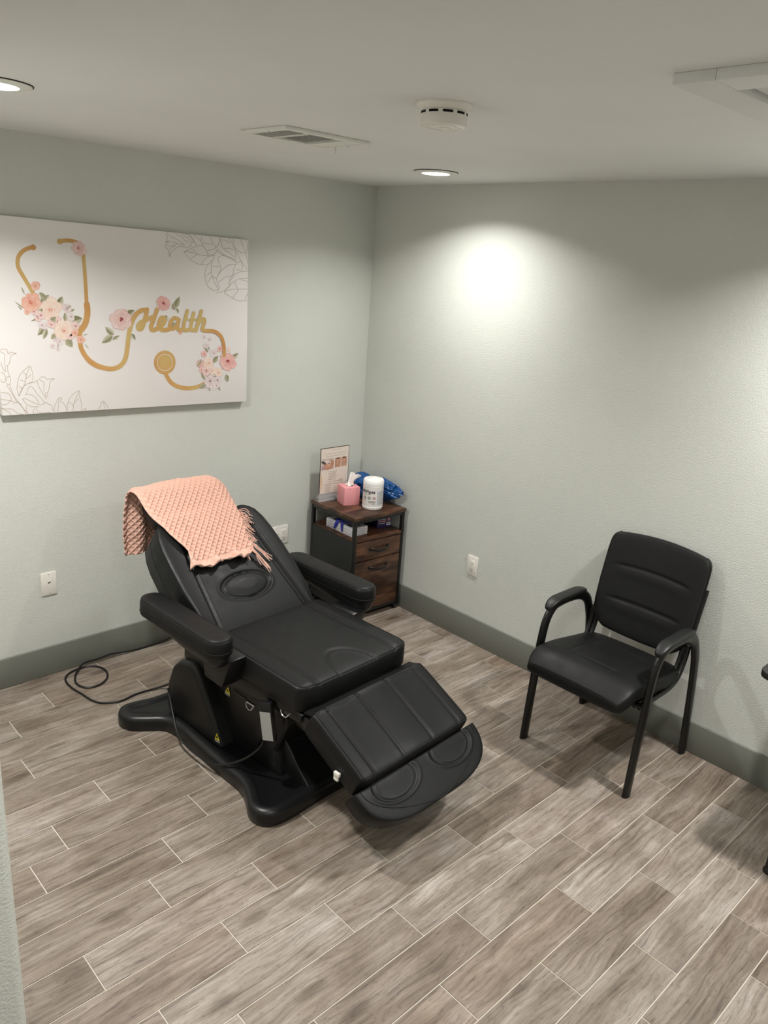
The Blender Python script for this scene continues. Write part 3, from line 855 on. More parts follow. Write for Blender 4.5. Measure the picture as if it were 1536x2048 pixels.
def arm(s):
    out = stadium(.056, .045, .605)
    fn = lambda x, y, z: Vector((s*.392+x, y, .618+z))
    o = obj('armrest', loft(NB(), out, [(.014, -.036), (.004, -.033), (0, -.026), (-.001, 0), (0, .024), (.003, .033), (.009, .039), (.018, .042), (.032, .0435), (.045, .044)], fn), 'leather', TC, 60)
    for d, z in ((.0062, .0372), (-.0008, -.012)):
        bm = NB(); tube(bm, [fn(x, y, z) for x, y in offs(out, d)], .0019, seg=6, closed=True); obj('arm_piping', bm, 'leather', o)
    # moulded shell under the pad, deeper towards the front
    shf = lambda x, y, z: Vector((s*.392+x, y, .592+z*(.30+.70*sstep(.56, .12, y))))
    obj('armrest_shell', loft(NB(), stadium(.052, .052, .598), [(.034, -.056), (.020, -.054), (.010, -.046), (.003, -.030), (0, -.012), (0, .004)], shf), 'blackplastic', TC, 60)
    bm = NB(); prism(bm, [(.20, .56), (.05, .56), (.07, .50), (.10, .425), (.22, .425), (.23, .50)], lambda u, v, w: (w, u, v), s*.285, s*.375, .012)
    obj('arm_bracket', bm, 'blackplastic', TC)
for s in (-1, 1): arm(s)
# moulded base with four lobed feet
half = [(-.0, .735), (-.16, .735), (-.30, .742), (-.385, .765), (-.445, .765), (-.484, .715), (-.474, .650), (-.425, .600), (-.362, .545), (-.345, .470), (-.350, .380), (-.362, .162), (-.366, .0), (-.392, -.080), (-.430, -.150), (-.430, -.205), (-.395, -.248), (-.330, -.262), (-.230, -.262), (-.106, -.260), (0, -.262)]
outl = half+[(-x, y) for x, y in half[-2:0:-1]]
op = [(p.x, p.y) for p in cr([Vector((x, y, 0)) for x, y in outl], 5, True)]
bm = NB(); lay = []
for d, z in ((.006, .0), (.0, .008), (.0, .046), (.004, .058), (.014, .066), (.034, .070), (.044, .066), (.056, .058)):
    lay.append([bm.verts.new((x, y, z)) for x, y in offs(op, d)])
for a, b in zip(lay, lay[1:]):
    for i in range(len(a)): bm.faces.new([a[i], a[(i+1) % len(a)], b[(i+1) % len(a)], b[i]])
bm.faces.new(lay[-1]); bm.faces.new(lay[0][::-1])
obj('base', bm, 'blackplastic', TC, 50)
# rear hood of the lift housing
bm = NB(); prism(bm, [(.600, .05), (.618, .12), (.605, .21), (.565, .30), (.505, .355), (.43, .375), (.385, .37), (.20, .052)], lambda u, v, w: (w, u, v), -.305, .305, .022, 3)
obj('rear_hood', bm, 'blackplastic', TC, 50)
bm = NB(); prism(bm, [(.40, .05), (.40, .42), (-.10, .42), (-.13, .30), (-.06, .16), (-.10, .05)], lambda u, v, w: (w, u, v), -.235, .235, .015)
obj('actuator_cover', bm, 'blackplastic', TC, 50)
bm = NB(); prism(bm, [(-.02, .05), (-.04, .23), (-.09, .20), (-.17, .115), (-.235, .062), (-.235, .05)], lambda u, v, w: (w, u, v), -.20, .20, .018, 3)
obj('front_cover', bm, 'blackplastic', TC, 50)
for s in (-1, 1):
    bm = NB(); prism(bm, [(.46, .425), (.44, .335), (.24, .30), (.19, .22), (.10, .155), (.02, .15), (-.02, .22), (-.04, .33), (-.15, .36), (-.16, .425)], lambda u, v, w: (w, u, v), s*.238, s*.258, .004)
    obj('side_panel', bm, 'blackplastic', TC, 50)
    bm = NB(); prism(bm, [(.50, .36), (.50, .425), (.40, .448), (-.245, .448), (-.262, .43), (-.255, .405), (-.10, .395), (.2, .36)], lambda u, v, w: (w, u, v), s*.258, s*.282, .004)
    obj('seat_rail', bm, 'blackmetal', TC)
    bm = NB(); prism(bm, [(-.22, .44), (-.22, .38), (-.35, .36), (-.54, .27), (-.56, .305), (-.33, .425)], lambda u, v, w: (w, u, v), s*.245, s*.272, .004)
    obj('leg_link', bm, 'blackmetal', TC)
    bm = NB(); prism(bm, [(.44, .42), (.50, .37), (.80, .60), (.78, .66)], lambda u, v, w: (w, u, v), s*.16, s*.20, .006)
    obj('back_link', bm, 'blackmetal', TC)
obj('seat_frame', box(NB(), -.262, .262, -.24, .46, .405, .440, .004), 'blackmetal', TC)
bm = NB(); prism(bm, [(-.335, .40), (-.36, .425), (-.60, .300), (-.61, .275), (-.57, .265)], lambda u, v, w: (w, u, v), -.27, .27, .006); obj('leg_rest_shell', bm, 'blackplastic', TC)
# small fittings
def sticker(c, e, f, flip=1):
    c, e, f = Vector(c), Vector(e).normalized()*.028, Vector(f).normalized()*.027
    n = e.cross(f).normalized()*.0006*flip
    bm = NB(); pts = [c-e*.6-f*.55, c+e*.6-f*.55, c+f*.6]
    lo_ = [bm.verts.new(p) for p in pts]; hi_ = [bm.verts.new(p+n*2) for p in pts]
    bm.faces.new(hi_); bm.faces.new(lo_[::-1])
    for i in range(3): bm.faces.new([lo_[i], lo_[(i+1) % 3], hi_[(i+1) % 3], hi_[i]])
    o = obj('warning_sticker', bm, 'yellow', TC, 0)
    bm = NB(); q = [c-e*.30-f*.28, c+e*.30-f*.28, c+f*.25]; bm.faces.new([bm.verts.new(p+n*2.6) for p in q]); obj('sticker_symbol', bm, 'ink', o, 0)
    bm = NB(); q = [c-e*.6-f*.62, c+e*.6-f*.62, c+e*.6-f*.95, c-e*.6-f*.95]; bm.faces.new([bm.verts.new(p+n*2) for p in q]); obj('sticker_text', bm, 'label', o, 0)
sticker((-.2600, .215, .322), (0, -1, 0), (0, -.15, 1))
sticker((-.3065, .225, .115), (0, -1, .1), (0, .1, 1))
sticker((-.133, -.118, .166), (1, 0, 0), (0, .62, .78))
bm = NB(); box(bm, -.288, -.280, .06, .15, .350, .366, .003)
obj('slide_rail', bm, 'rubber', TC)
bm = NB(); tube(bm, cr([(-.290, .055, .352), (-.296, .04, .338), (-.296, .02, .335), (-.290, .012, .352), (-.290, .035, .362)], 6, True), .0022, seg=6, closed=True); box(bm, -.294, -.284, .0, .05, .355, .364, .002)
obj('latch', bm, 'chrome', TC)
bm = NB(); tube(bm, cr([(-.285, -.15, .415), (-.290, -.165, .402), (-.290, -.185, .402), (-.285, -.198, .418)], 5), .0035, seg=8); obj('hook', bm, 'chrome', TC)
cl = NB(); box(cl, -.312, -.300, -.500, -.472, .318, .334, .003); box(cl, -.309, -.299, -.492, -.470, .296, .314, .003); obj('white_clip', cl, 'white', TC)
# hand control
hm = Matrix.Translation((-.305, -.100, .345)) @ Matrix.Rotation(R_(-12), 4, 'X') @ Matrix.Rotation(R_(18), 4, 'Z')
ho = obj('hand_control', box(NB(), -.012, .012, -.030, .030, -.075, .085, .006, 2, hm), 'blackplastic', TC)
obj('control_label', box(NB(), -.0132, -.0115, -.024, .024, -.070, .045, .0004, 1, hm), 'label', ho)
bm = NB(); tube(bm, cr([(-.302, -.085, .275), (-.305, -.05, .20), (-.330, .03, .115), (-.372, .13, .060), (-.384, .26, .045), (-.378, .40, .060), (-.345, .50, .115), (-.318, .575, .19)], 10), .005, seg=8)
obj('control_cable', bm, 'rubber', ho)
# power cord on the floor up to the wall
ITC = Matrix.Rotation(R_(-3.5), 4, 'Z') @ Matrix.Translation((1.40, 1.30, 0))
cp = [(-1.60, -.52, .06), (-1.625, -.462, .02)]+CORD[1:21]+[(x, y, z+.006) if 20 < i < 24 else (x, y, z) for i, (x, y, z) in enumerate(CORD) if i >= 21]+[(-1.15, -.03, .13), (-.95, -.028, .25), (-.75, -.03, .40), (-.66, -.022, .452)]
bm = NB(); tube(bm, [ITC @ p for p in cr(cp, 6)], .0048, seg=8)
obj('power_cord', bm, 'rubber', TC)

# ================================================================== knit blanket over the headrest
TCM = Matrix.Translation((-1.40, -1.30, 0)) @ Matrix.Rotation(R_(3.5), 4, 'Z')
def bpt(s, n): p = BO+BE*s+BN*n; return Vector((0, p.y, p.z))
BL = thing('knit_blanket', 'dusty pink honeycomb knit throw with fringe over the chair headrest', 'blanket', TCM @ Vector((0, .6, .8)), R_(3.5))
BLI = BL.matrix_basis.inverted() if False else (Matrix.Translation(TCM @ Vector((0, .6, .8))) @ Matrix.Rotation(R_(3.5), 4, 'Z')).inverted()
def toB(p): return BLI @ (TCM @ p)
path = [bpt(.325, .022), bpt(.40, .024), bpt(.50, .024), bpt(.585, .022), bpt(.63, .018), bpt(.68, .020), bpt(.74, .020), bpt(.785, .006), bpt(.822, -.03), bpt(.832, -.075)]
path += [Vector((0, 1.000, .90)), Vector((0, 1.006, .83)), Vector((0, 1.010, .75)), Vector((0, 1.010, .665))]
pl = cr(path, 24); acc = [0]
for a, b in zip(pl, pl[1:]): acc.append(acc[-1]+(b-a).length)
LT = acc[-1]
def at(v):
    d = v*LT; lo, hi = 0, len(acc)-1
    while hi-lo > 1:
        m = (lo+hi)//2
        if acc[m] <= d: lo = m
        else: hi = m
    k = (d-acc[lo])/max(1e-9, acc[hi]-acc[lo]); p = pl[lo].lerp(pl[hi], k); tg = (pl[hi]-pl[lo]).normalized()
    return p, Vector((0, -tg.z, tg.y))     # point and outward normal
xl = lerp_pts([(0, -.226), (.05, -.212), (.10, -.200), (.20, -.232), (.30, -.255), (.40, -.268), (.48, -.268), (.56, -.262), (.70, -.262), (.9, -.268), (1, -.262)])
xr = lerp_pts([(0, .108), (.10, .128), (.2, .160), (.28, .178), (.36, .212), (.5, .225), (.6, .205), (.8, .15), (1, .10)])
CELL = .0290
def ridge(t): f = t-math.floor(t)-.5; return math.exp(-(f/.135)**2)
def blanket_pt(u, v, side):
    p, nn = at(v); a = v*LT; x = xl(v)+(xr(v)-xl(v))*u
    hem = sstep(.030, .036, a)
    wob = .006*noise.noise(Vector((x*9, a*7, 1.7)))+.004*noise.noise(Vector((x*22, a*18, 4.2)))
    # folds: a soft crease running up from the hem, ruffles at the hem and along the back drape
    wob += -.010*gauss(x+.13+.35*(a-.17)*0, .016)*gauss(a-.17, .07)
    ruf = (1-sstep(.0, .085, a))*(.010*math.sin(x*62+.8)+.007*math.sin(x*118))
    wob += .012*sstep(.10, .0, u)*(1-sstep(.24, .34, v)); wob += ruf+.006*(1-sstep(0, .08, a))
    wob += sstep(.62, .78, v)*.014*math.sin(x*46+1.0)
    if side == 0:
        q = max(ridge((x+a*.9)/CELL), ridge((x-a*.9)/CELL)); h = .0095*q*hem+.0040*(1-hem)
        h *= min(1, min(u, 1-u)*14+.25)
    else:
        q = max(ridge((x+a*.9)/CELL), ridge((x-a*.9)/CELL)); h = -.0035-.0060*q*sstep(.55, .62, v)
    curl = -.010*(sstep(.06, 0, u))*sstep(.30, .42, v)-.008*sstep(.95, 1.0, u)
    curl -= .085*(max(0, x-.12)/.12)**1.8*sstep(.20, .34, v)*(1-sstep(.55, .75, v))
    q = p+Vector((x, 0, 0))+nn*(wob+h+curl)
    q.y -= .012*math.sin(x*40)*(1-sstep(0, .05, a))      # wavy lower hem
    return q
NU, NV = 200, 440
bm = NB()
top = [[bm.verts.new(toB(blanket_pt(i/NU, j/NV, 0))) for i in range(NU+1)] for j in range(NV+1)]
b2, c2 = 200, 440
botg = [[bm.verts.new(toB(blanket_pt(i/b2, j/c2, 1))) for i in range(b2+1)] for j in range(c2+1)]
for j in range(NV):
    for i in range(NU): bm.faces.new([top[j][i], top[j][i+1], top[j+1][i+1], top[j+1][i]])
for j in range(c2):
    for i in range(b2): bm.faces.new([botg[j][i], botg[j+1][i], botg[j+1][i+1], botg[j][i+1]])
ku, kv = NU//b2, NV//c2
for j in range(c2):
    for col, cb in ((0, 0), (NU, b2)): bm.faces.new([botg[j][cb]]+[top[j*kv+k][col] for k in range(kv+1)]+[botg[j+1][cb]])
for i in range(b2):
    for row, rb in ((0, 0), (NV, c2)): bm.faces.new([botg[rb][i]]+[top[row][i*ku+k] for k in range(ku+1)]+[botg[rb][i+1]])
obj('knit_body', bm, 'pinkyarn', BL, 180)
# rolled hem ruffle
bm = NB(); tube(bm, [toB(blanket_pt(i/60, .010, 0)+Vector((0, -.004, -.002+.003*math.sin(i*.9)))) for i in range(61)], .0042, seg=7); obj('hem_edge', bm, 'pinkyarn', BL)
# fringe along the right edge
rf = random.Random(5)
def tassel(p0, d0, ln, ns, spread):
    bm = NB()
    for k in range(ns):
        L = ln*rf.uniform(.75, 1.15); d = d0+Vector((rf.uniform(-spread, spread), 0, 0))+BE*rf.uniform(-spread, spread); d.normalize(); q = p0+BE*rf.uniform(-.010, .010)+Vector((rf.uniform(-.004, .002), 0, 0)); pts = []
        ph = rf.random()*6; am = rf.uniform(.002, .008); side = d.cross(BN).normalized()
        for i in range(7):
            t = i/6; r = q+d*(L*t)+side*am*math.sin(ph+t*4)
            n0 = (r-BO).dot(BN); tgt = .010+.004*(k % 3)+.012*(1-t)
            x = abs(r.x); tgt += .02*sstep(.16, .25, x)
            r = r+BN*((tgt-n0)*min(1, t*2.2)); pts.append(toB(r))
        tube(bm, cr(pts, 3), .0017, seg=5)
    return obj('tassel', bm, 'pinkyarn', BL)
for k in range(7):
    v = .105+.030*k; p = blanket_pt(.985, v, 0); tassel(p, Vector((1, 0, 0))*(.62-.04*k)-BE*.85, .055, 5, .32)
tassel(blanket_pt(.97, .03, 0), -BE+Vector((.32, 0, 0)), .125, 9, .10)
tassel(blanket_pt(.99, .075, 0), -BE*.95+Vector((.48, 0, 0)), .125, 9, .10)
tassel(blanket_pt(.90, .004, 0), -BE+Vector((-.1, 0, 0)), .030, 3, .15)

# ================================================================== rolling cabinet in the corner
CB = thing('storage_cabinet', 'rustic brown and black metal rolling file cabinet in the corner', 'cabinet', (-.2235, -.247, 0), R_(-1.6))
w_, d_ = .194, .204
obj('top_board', box(NB(), -w_-.004, w_+.004, -d_-.006, d_+.004, .632, .652, .0015), 'rustic', CB)
obj('shelf_board', box(NB(), -w_+.004, w_-.004, -d_+.001, d_-.003, .497, .513, .001), 'rustic', CB)
P_ = .020
for sx in (-1, 1):
    for sy in (-1, 1):
        x0, y0 = sx*w_-(P_ if sx > 0 else 0), sy*d_-(P_ if sy > 0 else 0)
        obj('post', box(NB(), x0, x0+P_, y0, y0+P_, .040, .6315, .001), 'blackmetal', CB)
        cx, cy = sx*(w_-.022), sy*(d_-.024); bm = NB()
        box(bm, cx-.014, cx+.014, cy-.014, cy+.014, .036, .0402); box(bm, cx-.012, cx-.009, cy-.012, cy+.012, .018, .037, .001); box(bm, cx+.009, cx+.012, cy-.012, cy+.012, .018, .037, .001)
        c = obj('caster', bm, 'blackmetal', CB)
        bm = NB(); lathe(bm, [(0, -.008), (.016, -.008), (.0185, -.005), (.0185, .005), (.016, .008), (0, .008)], seg=20)
        for v in bm.verts: v.co = Vector((cx+v.co.z, cy+v.co.x-.004, .0187+v.co.y))
        obj('wheel', bm, 'rubber', c)
for sy in (-1, 1): obj('cross_rail', box(NB(), -w_+P_, w_-P_, sy*(d_-.010)-.009, sy*(d_-.010)+.009, .613, .6315, .001), 'blackmetal', CB)
for sx in (-1, 1):
    obj('side_rail', box(NB(), sx*(w_-.010)-.009, sx*(w_-.010)+.009, -d_+P_, d_-P_, .613, .6315, .001), 'blackmetal', CB)
    obj('side_panel', box(NB(), sx*(w_-.006)-.006, sx*(w_-.006)+.006, -d_+P_, d_-P_, .055, .506, .001), 'blackpanel', CB)
obj('back_panel', box(NB(), -w_+P_, w_-P_, d_-.012, d_-.004, .055, .497), 'blackpanel', CB)
obj('bottom_board', box(NB(), -w_+P_, w_-P_, -d_+.004, d_-.012, .0405, .055), 'blackpanel', CB)
for z0, z1, hz in ((.377, .492, .441), (.058, .371, .325)):
    d = obj('drawer', box(NB(), -w_+P_+.0015, w_-P_-.0015, -d_+.0015, d_-.03, z0, z1, .0012), 'rustic', CB)
    bm = NB(); y = -d_+.0015
    for s in (-1, 1): box(bm, .003+s*.068-.010, .003+s*.068+.010, y-.004, y, hz-.009, hz+.009, .001)
    tube(bm, cr([(.003-.066, y-.003, hz), (.003-.045, y-.020, hz-.004), (.003-.018, y-.024, hz-.010), (.003+.018, y-.024, hz-.010), (.003+.045, y-.020, hz-.004), (.003+.066, y-.003, hz)], 5), .0075, .0035, seg=8, fixed=(0, 1, 0))
    obj('handle', bm, 'blackmetal', d)
CT = .652
# ---- sign holder
SG = thing('sign_holder', 'clear acrylic sign holder with a printed skincare price sheet on the cabinet', 'sign', (-.298, -.098, CT+.0002))
obj('acrylic_sheet', box(NB(), -.109, .109, .0012, .0036, .0, .325, .0005, 1), 'acrylic', SG)
bm = NB(); prism(bm, [(-.006, 0), (.050, 0), (.050, .003), (.030, .010), (.012, .052), (.004, .052), (.0036, .004), (-.006, .004)], lambda u, v, w: (w, u, v), -.109, .109); obj('acrylic_foot', bm, 'acrylic', SG)
pp = obj('printed_sheet', box(NB(), -.107, .107, .0, .0008, .047, .322), None, SG, 0); pp.data.materials.append(plain('sign_paper', 'e6d8cc', 0.35))
bm = NB()
box(bm, -.109, -.1068, -.0006, .0040, .05, .325); box(bm, .1068, .109, -.0006, .0040, .05, .325); box(bm, -.109, .109, -.0006, .0040, .3222, .325); ob = obj('sign_edging', bm, None, SG); ob.data.materials.append(plain('brown_edge', '4a3527', .5))
def sq(x0, x1, z0, z1, lift, col, skew=None):
    c = lin(col); return ([Vector((x0, -lift, z0)), Vector((x1, -lift, z0)), Vector((x1, -lift, z1)), Vector((x0, -lift, z1))], [c]*4)
def ell(cx, cz, rx, rz, lift, c0, c1, rot=0, n=22):
    T = []; c0, c1 = lin(c0), lin(c1); cr_, sr = math.cos(rot), math.sin(rot)
    f = lambda a: Vector((cx+rx*math.cos(a)*cr_-rz*math.sin(a)*sr, -lift, cz+rx*math.cos(a)*sr+rz*math.sin(a)*cr_))
    for i in range(n): T.append(([Vector((cx, -lift, cz)), f(2*PI*i/n), f(2*PI*(i+1)/n)], [c0, c1, c1]))
    return T
T = [sq(-.104, -.004, .192, .262, .0003, 'c9bdb5'), sq(.002, .046, .200, .258, .0003, 'b98f78'), sq(.050, .094, .200, .258, .0003, 'c29a84')]
T += ell(-.045, .222, .040, .029, .0005, 'd9a890', 'b9836c', .35)+ell(-.058, .243, .030, .014, .0006, 'e3d3cc', 'cdb9b0', -.3)+ell(-.085, .238, .020, .008, .0007, '3b3634', '6a615c', -.5)
T += ell(-.046, .232, .007, .0022, .0008, '3d2a22', '5a3b30', .2)+ell(-.026, .226, .006, .0018, .0008, '3d2a22', '5a3b30', .2)+ell(-.030, .215, .003, .007, .0008, 'c08a74', 'c79580', .2)+ell(-.022, .203, .008, .0035, .0008, 'b05a55', 'c27a70', .4)
T += ell(-.088, .205, .013, .012, .0006, 'a9828c', 'c0a5a5')
for x in (.024, .072): T += ell(x+.004, .232, .016, .020, .0005, 'd3a68e', 'bd8f78')+ell(x+.012, .228, .006, .010, .0006, 'a4705c', 'b98a74')+ell(x, .254, .014, .004, .0006, '4a342a', '6a4c3e')
T += ell(-.098, .120, .008, .055, .0003, 'd8b48c', 'e3cdb6')
colmesh('sheet_pictures', T, SG)
bm = NB(); rs = random.Random(2)
def wl(x0, x1, z, h, amp, wd):
    n = max(3, int((x1-x0)/.0016)); P = [(x0+(x1-x0)*i/n, z+amp*(math.sin(i*.75)*.6+math.sin(i*.31+1)*.4)) for i in range(n+1)]
    for (a, b), (c, d) in zip(P, P[1:]): quad(bm, [(a, -.0009, b-wd/2), (c, -.0009, d-wd/2), (c, -.0009, d+wd/2), (a, -.0009, b+wd/2)])
wl(-.025, .035, .312, 0, .0012, .0012); wl(-.080, .085, .288, 0, .0042, .0010); wl(-.065, .07, .273, 0, .0012, .0012)
for k in range(6): wl(-.045, .02-.004*(k % 3), .178-.0098*k, 0, .0008, .0017)
wl(-.05, .06, .117, 0, .001, .0014); wl(-.075, .035, .104, 0, .001, .0014)
for k in range(6): wl(-.065, -.022-.004*(k % 2), .094-.0078*k, 0, .0008, .0014)
wl(.0, .05, .06, 0, .0008, .0014)
obj('sheet_text', bm, 'inkgrey', SG, 0)
# ---- tissue box
TB = thing('tissue_box', 'pink cube tissue box with a white tissue pulled out', 'tissue box', (-.262, -.196, CT+.0002), R_(-15.8))
hb = .0505; HT = .108
obj('carton', box(NB(), -hb, hb, -hb, hb, 0, HT, .0012), 'pink', TB)
obj('slot', lathe(NB(), [(0, HT+.0006), (.022, HT+.0006)], (.004, 0, 0), 28), 'dark', TB)
bm = NB(); rows = []
for j in range(15):
    t = j/14; row = []
    for i in range(40):
        a = 2*PI*i/40; r = (.024-.006*math.sin(t*PI)+.012*t*t)*(1+.28*math.sin(3*a+1.3+t*2)+.22*t*math.sin(5*a+t*3)); sx = .004+.004*t+.034*t**2.2; hh = .058*t*(1-.16*math.cos(a-1.0)*t)+.014*t*math.sin(2*a+.5)
        row.append(bm.verts.new((sx+r*math.cos(a)*(1-.25*t), .004+r*math.sin(a)*(.8-.5*t), HT+.0012+max(0, hh))))
    rows.append(row)
for a, b in zip(rows, rows[1:]):
    for i in range(40): bm.faces.new([a[i], a[(i+1) % 40], b[(i+1) % 40], b[i]])
bm.faces.new(rows[-1])
obj('tissue', bm, 'tissue', TB, 60)
# ---- wipes canister
WC = thing('wipes_canister', 'white plastic disinfectant wipes canister on the cabinet front', 'canister', (-.200, -.342, CT+.0002), R_(-45))
rC = .0605
obj('tub', lathe(NB(), [(0, 0), (.054, 0), (.058, .003), (rC-.0005, .010), (rC, .014), (rC+.0006, .016), (rC, .018), (rC-.0012, .022), (rC-.0012, .132), (rC-.0004, .136), (rC+.0004, .140), (rC-.0005, .146), (.056, .150), (0, .150)], seg=64), 'canister', WC)
lid = obj('lid', lathe(NB(), [(.0575, .149), (rC+.0006, .149), (rC+.0008, .156), (rC-.0002, .172), (.056, .178), (.050, .179), (0, .177)], seg=64), 'canister', WC)
bm = NB(); rows = []
for j in range(9):
    v = j/8
    rows.append([bm.verts.new(((-.036+.084*v)*1.0, (-.040+.080*(i/16))*(1-.35*abs(v-.4)), .177+.011*math.sin(PI*min(1, max(0, v)))**.7*math.sin(PI*i/16)**.5)) for i in range(17)])
for a, b in zip(rows, rows[1:]):
    for i in range(16): bm.faces.new([a[i], a[i+1], b[i+1], b[i]])
obj('lid_cap', bm, 'canister', lid, 60)
# label: local -x faces the camera after the turn
def cyl(a, z, lift=0): r = rC-.0008+lift; return Vector((r*math.cos(a), r*math.sin(a), z))
def wrap(name, a0, a1, z0, z1, lift, mat, parent):
    bm = NB(); n = 24
    for i in range(n):
        p, q = a0+(a1-a0)*i/n, a0+(a1-a0)*(i+1)/n; quad(bm, [cyl(p, z0, lift), cyl(q, z0, lift), cyl(q, z1, lift), cyl(p, z1, lift)])
    return obj(name, bm, mat, parent, 0)
C0 = R_(180+0)      # direction towards the viewer in the canister frame (set below)
CA = math.atan2(-3.525+.342, -3.228+.200)-R_(-45)
lb = wrap('label', CA-1.9, CA+1.6, .024, .130, .0006, 'paperlabel', WC)
wrap('text_panel', CA+.38, CA+1.35, .030, .122, .0010, 'boxwhite', lb)
for k in range(11): wrap('small_print', CA+.44, CA+1.25-.08*(k % 3), .038+.0072*k, .0405+.0072*k, .0014, 'inkgrey', lb)
text('brand_lettering', 'niWipes', .028, 'ink', lb, lambda x, y: cyl(CA-1.32+x/rC, .103+y, .0016), .092, .0006)
for k, (a, mt) in enumerate(((-.82, 'ink'), (-.35, 'ink'), (.13, 'inkred'))):
    bm = NB(); n = 20
    for i in range(n):
        p, q = 2*PI*i/n, 2*PI*(i+1)/n
        for r0, r1 in ((.0068, .0088), (.0, .0036)):
            if r0 == 0 and i % 3 == 0: continue
            quad(bm, [cyl(CA+a+r0*math.cos(p)/rC, .074+r0*math.sin(p), .0016), cyl(CA+a+r1*math.cos(p)/rC, .074+r1*math.sin(p), .0016), cyl(CA+a+r1*math.cos(q)/rC, .074+r1*math.sin(q), .0016), cyl(CA+a+(r0+.00001)*math.cos(q)/rC, .074+(r0+.00001)*math.sin(q), .0016)])
    obj('hazard_mark', bm, mt, lb, 0)
for z, a, b in ((.055, -.4, .28), (.050, -.4, .28), (.045, -.4, .28), (.037, -.1, .25), (.055, -1.05, -.7), (.094, -1.1, -.2)): wrap('print_line', CA+a, CA+b, z, z+.0026, .0014, 'inkgrey', lb)
# ---- crumpled blue bag
BG = thing('plastic_bag', 'crumpled shiny blue plastic bag between the canister and the wall', 'bag', (-.10, -.19, CT))
def lump(cx, cy, cz, rx, ry, rz, rot, seed, sub=5):
    bm = NB(); bmesh.ops.create_icosphere(bm, subdivisions=sub, radius=1.0); c, s = math.cos(rot), math.sin(rot)
    for v in bm.verts:
        p = v.co.copy(); n1 = noise.noise(p*1.6+Vector((seed, 0, 0))); n2 = abs(noise.noise(p*3.1+Vector((0, seed, 0)))); n3 = abs(noise.noise(p*6.5+Vector((0, 0, seed))))
        k = 1+.28*n1-.36*n2-.06*n3
        x, y, z = p.x*rx*k, p.y*ry*k, p.z*rz*k
        v.co = Vector((cx+x*c-y*s, cy+x*s+y*c, max(.001, cz+z)))
    return bm
bo1 = obj('bag_body', lump(.010, .045, .068, .064, .095, .078, .2, 3.3), 'bag', BG, 70)
obj('bag_end', lump(.038, -.090, .082, .044, .150, .062, .05, 8.1), 'bag', BG, 70)
obj('bag_fold', lump(-.045, .085, .090, .060, .034, .036, .5, 5.7), 'bag', BG, 70)
# ---- cartons on the open shelf
SZ = .513
WB = thing('glove_carton', 'flat white carton with printed sides on the cabinet shelf', 'box', (-.3215, -.262, SZ+.0003), R_(-2))
obj('carton', box(NB(), -.060, .060, -.120, .120, 0, .050, .001), 'boxwhite', WB)
bm = NB()
for z in (.017, .034):
    box(bm, -.0604, .0604, -.1204, .1204, z-.0006, z+.0006)
obj('layer_lines', bm, 'inkgrey', WB)
bm = NB()
for x, y, lx, ly in ((-.03, -.07, .03, .05), (.02, -.06, .02, .06), (-.02, .07, .05, .03)): box(bm, x-lx/2, x+lx/2, y-ly/2, y+ly/2, .0500, .0504)
for z in (.008, .026, .042): box(bm, -.0606, -.0600, .03, .10, z-.0015, z+.0015); box(bm, -.03, .04, -.1206, -.1200, z-.0012, z+.0012)
obj('printing', bm, 'boxgrey', WB)
PB = thing('glove_box', 'dark purple nitrile glove box at the back right of the cabinet shelf', 'box', (-.078, -.247, SZ+.0003), R_(-14))
obj('carton', box(NB(), -.048, .048, -.110, .110, 0, .066, .001), 'purple', PB)
obj('lid_band', box(NB(), -.0484, .0484, -.1104, .1104, .0662, .088, .001), 'boxgrey', PB)
f = lambda x, z: Vector((x, -.1108, z))
text('nitrile_lettering', 'NITRILE', .018, 'boxwhite', PB, lambda x, y: f(-.040+x, .046+y), .052, .0006)
text('lid_lettering', 'NITRILE', .016, 'ink', PB, lambda x, y: f(-.042+x, .071+y), .05, .0006)
bm = NB()
for a in ((.022, .042, .040, .062),): quad(bm, [f(a[0], a[2]), f(a[1], a[2]), f(a[1], a[3]), f(a[0], a[3])])
quad(bm, [f(-.040, .034), f(.014, .034), f(.014, .042), f(-.040, .042)]); obj('pink_panel', bm, 'boxpink', PB, 0)
bm = NB(); quad(bm, [f(.018, .012), f(.044, .012), f(.044, .032), f(.018, .032)]); quad(bm, [f(-.040, .024), f(.008, .024), f(.008, .028), f(-.040, .028)]); obj('white_panel', bm, 'boxwhite', PB, 0)
bm = NB()
for k in range(9): x = .021+.0022*k; f2 = lambda x, z: Vector((x, -.1111, z)); quad(bm, [f2(x, .017), f2(x+.0006+.0006*(k % 3), .017), f2(x+.0006+.0006*(k % 3), .029), f2(x, .029)])
obj('barcode', bm, 'ink', PB, 0)
RB = thing('blue_glove', 'crumpled blue glove hanging over the white carton edge', 'glove', (-.352, -.268, SZ+.052))
obj('crumpled_part', lump(.022, -.016, .020, .040, .052, .024, .3, 2.2, 3), 'ribbon', RB, 40)
for dy, ex in ((.018, .030), (-.022, -.008)):
    pts = cr([(.012, dy*.4, .020), (-.012, dy*.8, .022), (-.032, dy, .008), (-.036, dy+ex*.4, -.016), (-.037, dy+ex*.8, -.040)], 6)
    bm = NB(); tube(bm, pts, .0105, .0022, seg=10, fixed=(1, 0, .2), taper=lambda t: .7+.5*math.sin(PI*min(1, t*1.1))); obj('finger', bm, 'ribbon', RB, 50)

